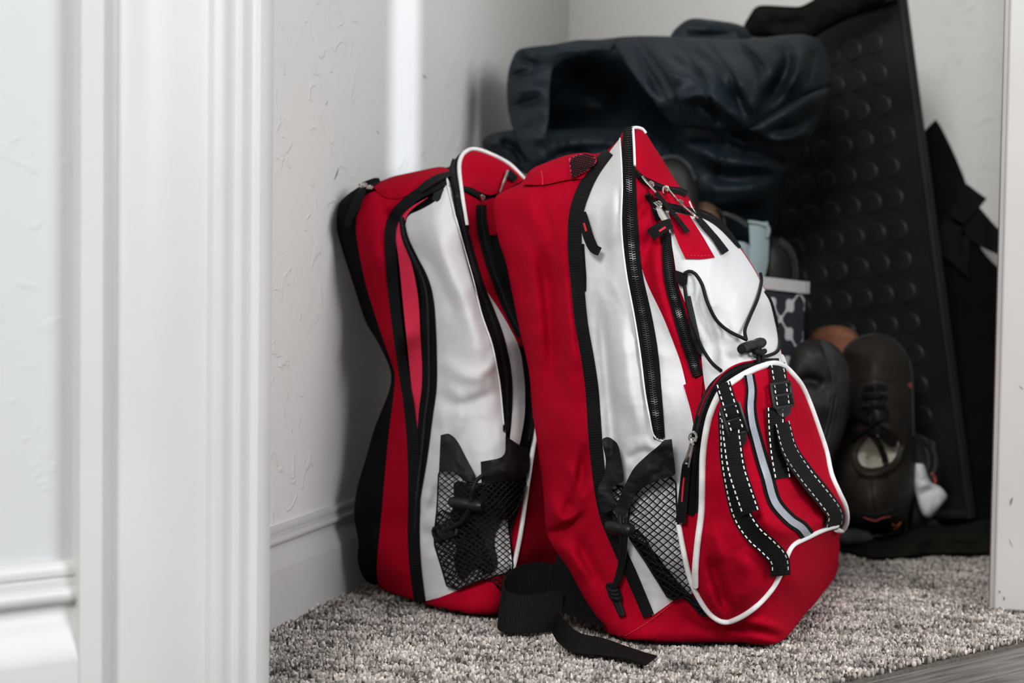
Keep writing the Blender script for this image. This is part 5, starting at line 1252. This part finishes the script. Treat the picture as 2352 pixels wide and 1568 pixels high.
sheet('red_dot', [(2084, 884), (2090, 876), (2098, 880), (2098, 890), (2090, 893)], sf_, 'red_dot', sn, off=.001, thick=.002, step=4)
# shoe beside it, sole out
sl = thing('shoe', 'black shoe propped on its heel beside the sneaker, thick dusty rubber sole outward', 'shoe', on_floor(1850, 1262) + np.array([0, .05, 0]))
SL = [(1812, 822), (1830, 790), (1858, 777), (1900, 781), (1932, 803), (1951, 846), (1957, 894), (1948, 948), (1933, 1003), (1911, 1046), (1890, 1110), (1870, 1240), (1800, 1250), (1790, 1100), (1795, 950)]
_, slf = lump('upper', SL, 1.895, .03, .045, 'black_leather', sl, seed=64, step=7, wrinkle=.004, folds=[([(1830, 880), (1860, 872), (1890, 884)], -.010, 12)])
sheet('sole', [(1880, 780), (1902, 783), (1932, 805), (1950, 846), (1956, 894), (1947, 948), (1932, 1003), (1910, 1046), (1888, 1100), (1876, 1080), (1892, 1020), (1906, 960), (1913, 900), (1908, 850), (1895, 810)], slf, 'sole_rubber', sl, off=.006, thick=.012, puff=.004, step=6)
for k, pts in enumerate((((1904, 812), (1918, 860), (1922, 905), (1912, 965), (1896, 1030), (1884, 1068)), ((1914, 900), (1906, 950), (1892, 1005), (1880, 1048)))):
    cord('sole_groove', pts, .0016, slf, 'sole_rubber', sl, off=.010, step=6)
sh = thing('loafer', 'tan suede sole tip rising behind the two dark shoes', 'shoe', on_floor(1930, 1240) + np.array([0, .16, 0]))
_, lf_ = lump('sole', [(1850, 800), (1858, 772), (1882, 753), (1925, 747), (1960, 758), (1976, 778), (1985, 830), (1990, 1000), (1985, 1200), (1860, 1200), (1850, 1000)], 2.115, .014, .03, 'tan_suede', sh, seed=66, edge_px=16, body_px=24)
cord('welt', [(1852, 800), (1859, 774), (1883, 755), (1925, 749), (1958, 760), (1974, 780)], .0012, lf_, 'brown_fur', sh, off=-.004, step=6)
sh = thing('low_shoe', 'worn dark shoe with brown toe rim lying right of the sneaker', 'shoe', on_floor(2120, 1245) + np.array([0, .1, 0]))
_, rf_ = lump('upper', [(2080, 1000), (2102, 990), (2128, 1004), (2148, 1036), (2164, 1058), (2170, 1082), (2158, 1114), (2140, 1150), (2130, 1220), (2080, 1225), (2070, 1100)], 2.07, .02, .06, 'black_leather', sh, seed=68)
cord('toe_rim', [(2120, 1004), (2138, 1024), (2148, 1046), (2148, 1072), (2136, 1104)], .0022, rf_, 'sole_rubber', sh, off=.0, step=5)
cord('toe_rim', [(2124, 1028), (2132, 1046), (2132, 1070), (2124, 1090)], .0016, rf_, 'sole_rubber', sh, off=.0, step=5)
cord('toe_mark', [(2140, 1086), (2146, 1096), (2148, 1108)], .0022, rf_, 'red_dot', sh, off=.0, step=4)
ts = thing('tissue', 'crumpled white tissue tucked between the sneaker and the boot tray', 'tissue', unp([(2140, 1188)], 2.02)[0])
_, tf_ = lump('crumple', [(2103, 1064, 1), (2122, 1064), (2130, 1090), (2137, 1108), (2160, 1117), (2172, 1130), (2177, 1142), (2160, 1164), (2146, 1180), (2138, 1190), (2120, 1186), (2110, 1158), (2102, 1130), (2098, 1100)], 2.02, .012, .02, 'white_tissue', ts, seed=70, step=5, edge_px=16, body_px=20, wrinkle=.008, folds=[([(2105, 1120), (2125, 1112), (2138, 1118)], .006, 6), ([(2110, 1140), (2135, 1128), (2160, 1126)], -.005, 6)])
sheet('corner_fold', [(2104, 1066, 1), (2121, 1066, 1), (2128, 1090), (2118, 1100), (2106, 1092)], tf_, 'white_tissue', ts, off=.002, thick=.0015, step=5)
sk = thing('sock', 'grey sock end squashed beneath the sneaker heel', 'sock', on_floor(1950, 1262) + np.array([0, .02, 0]))
_, skf = lump('foot', [(1915, 1236), (1930, 1218), (1960, 1212), (2000, 1222), (2010, 1240), (1985, 1250), (1930, 1252)], 1.985, .012, .04, 'grey_sock', sk, seed=71, step=5, edge_px=16, body_px=24)
cord('cuff_seam', [(1932, 1222), (1936, 1236), (1940, 1248)], .0008, skf, 'grey_sock', sk, off=.0, step=4)
fg = thing('garment', 'dark olive garment crumpled flat on the carpet under the shoes', 'garment', on_floor(2100, 1280))
FGp = [(1900, 1246), (1925, 1232), (1960, 1236), (2020, 1232), (2090, 1216), (2130, 1207), (2180, 1209), (2230, 1200), (2256, 1190), (2290, 1202), (2330, 1215), (2330, 1275), (2280, 1276), (2200, 1279), (2130, 1277), (2080, 1284), (1980, 1281), (1920, 1268)]
fgf = Form([(x, y, min(FD(x, max(y, 1245)), 2.04) - (.0 if y > 1260 else -.01)) for x, y in FGp] + [(2000, 1255, 1.955), (2100, 1245, 1.965), (2200, 1240, 1.97), (2280, 1240, 1.98)], FGp, edge=.02, edge_px=22, wrinkle=.010, wscale=60, seed=72, smooth=1e-3,
           folds=[([(2090, 1240), (2150, 1225), (2250, 1235)], .010, 12), ([(2100, 1260), (2180, 1250), (2280, 1258)], -.014, 10)])
sheet('cloth', FGp, fgf, 'olive_black_cloth', fg, body=.10, body_px=40, step=6)
ribbon('waistband', [(1930, 1262), (2000, 1272), (2070, 1272), (2120, 1264)], 12, fgf, 'olive_black_cloth', fg, off=.001, thick=.003)

# ================================================================== black bag hanging at the right
bk = thing('tote_bag', 'black tote bag with folded strap squeezed between boot tray and door jamb', 'bag', on_floor(2250, 1200) + np.array([0, .04, 0]))
BK = Form([(2100, 300, 2.30), (2150, 280, 2.30), (2220, 420, 2.28), (2267, 456, 2.27), (2330, 600, 2.25), (2200, 600, 2.25), (2140, 800, 2.24), (2300, 800, 2.22), (2150, 1200, 2.20), (2330, 1200, 2.18), (2230, 1000, 2.19)], None, wrinkle=.012, wscale=80, seed=80)
sheet('body', [(2090, 420), (2110, 330), (2121, 303, 1), (2149, 274, 1), (2160, 288), (2189, 346), (2220, 420), (2236, 500), (2250, 566), (2270, 592), (2296, 618), (2345, 655), (2345, 1235), (2140, 1235), (2120, 900), (2090, 600)], BK, 'black_felt', bk, body=.10, body_px=60, step=10)
sheet('strap', [(2190, 400), (2222, 424), (2267, 456, 1), (2250, 476, 1), (2282, 514), (2300, 532), (2345, 566), (2345, 606), (2294, 586), (2252, 567), (2215, 540)], BK, 'black_webbing', bk, off=.010, thick=.006, step=7)
sheet('strap_patch', [(2205, 440, 1), (2224, 424, 1), (2266, 457, 1), (2214, 514, 1), (2180, 496)], BK, 'black_webbing', bk, off=.017, thick=.003, step=6)
sheet('strap_patch', [(2140, 570, 1), (2170, 500, 1), (2212, 524, 1), (2190, 606, 1)], BK, 'black_webbing', bk, off=.014, thick=.003, step=6)
sheet('strap_patch', [(2200, 540, 1), (2226, 545, 1), (2226, 640, 1), (2192, 608, 1)], BK, 'black_webbing', bk, off=.012, thick=.003, step=6)
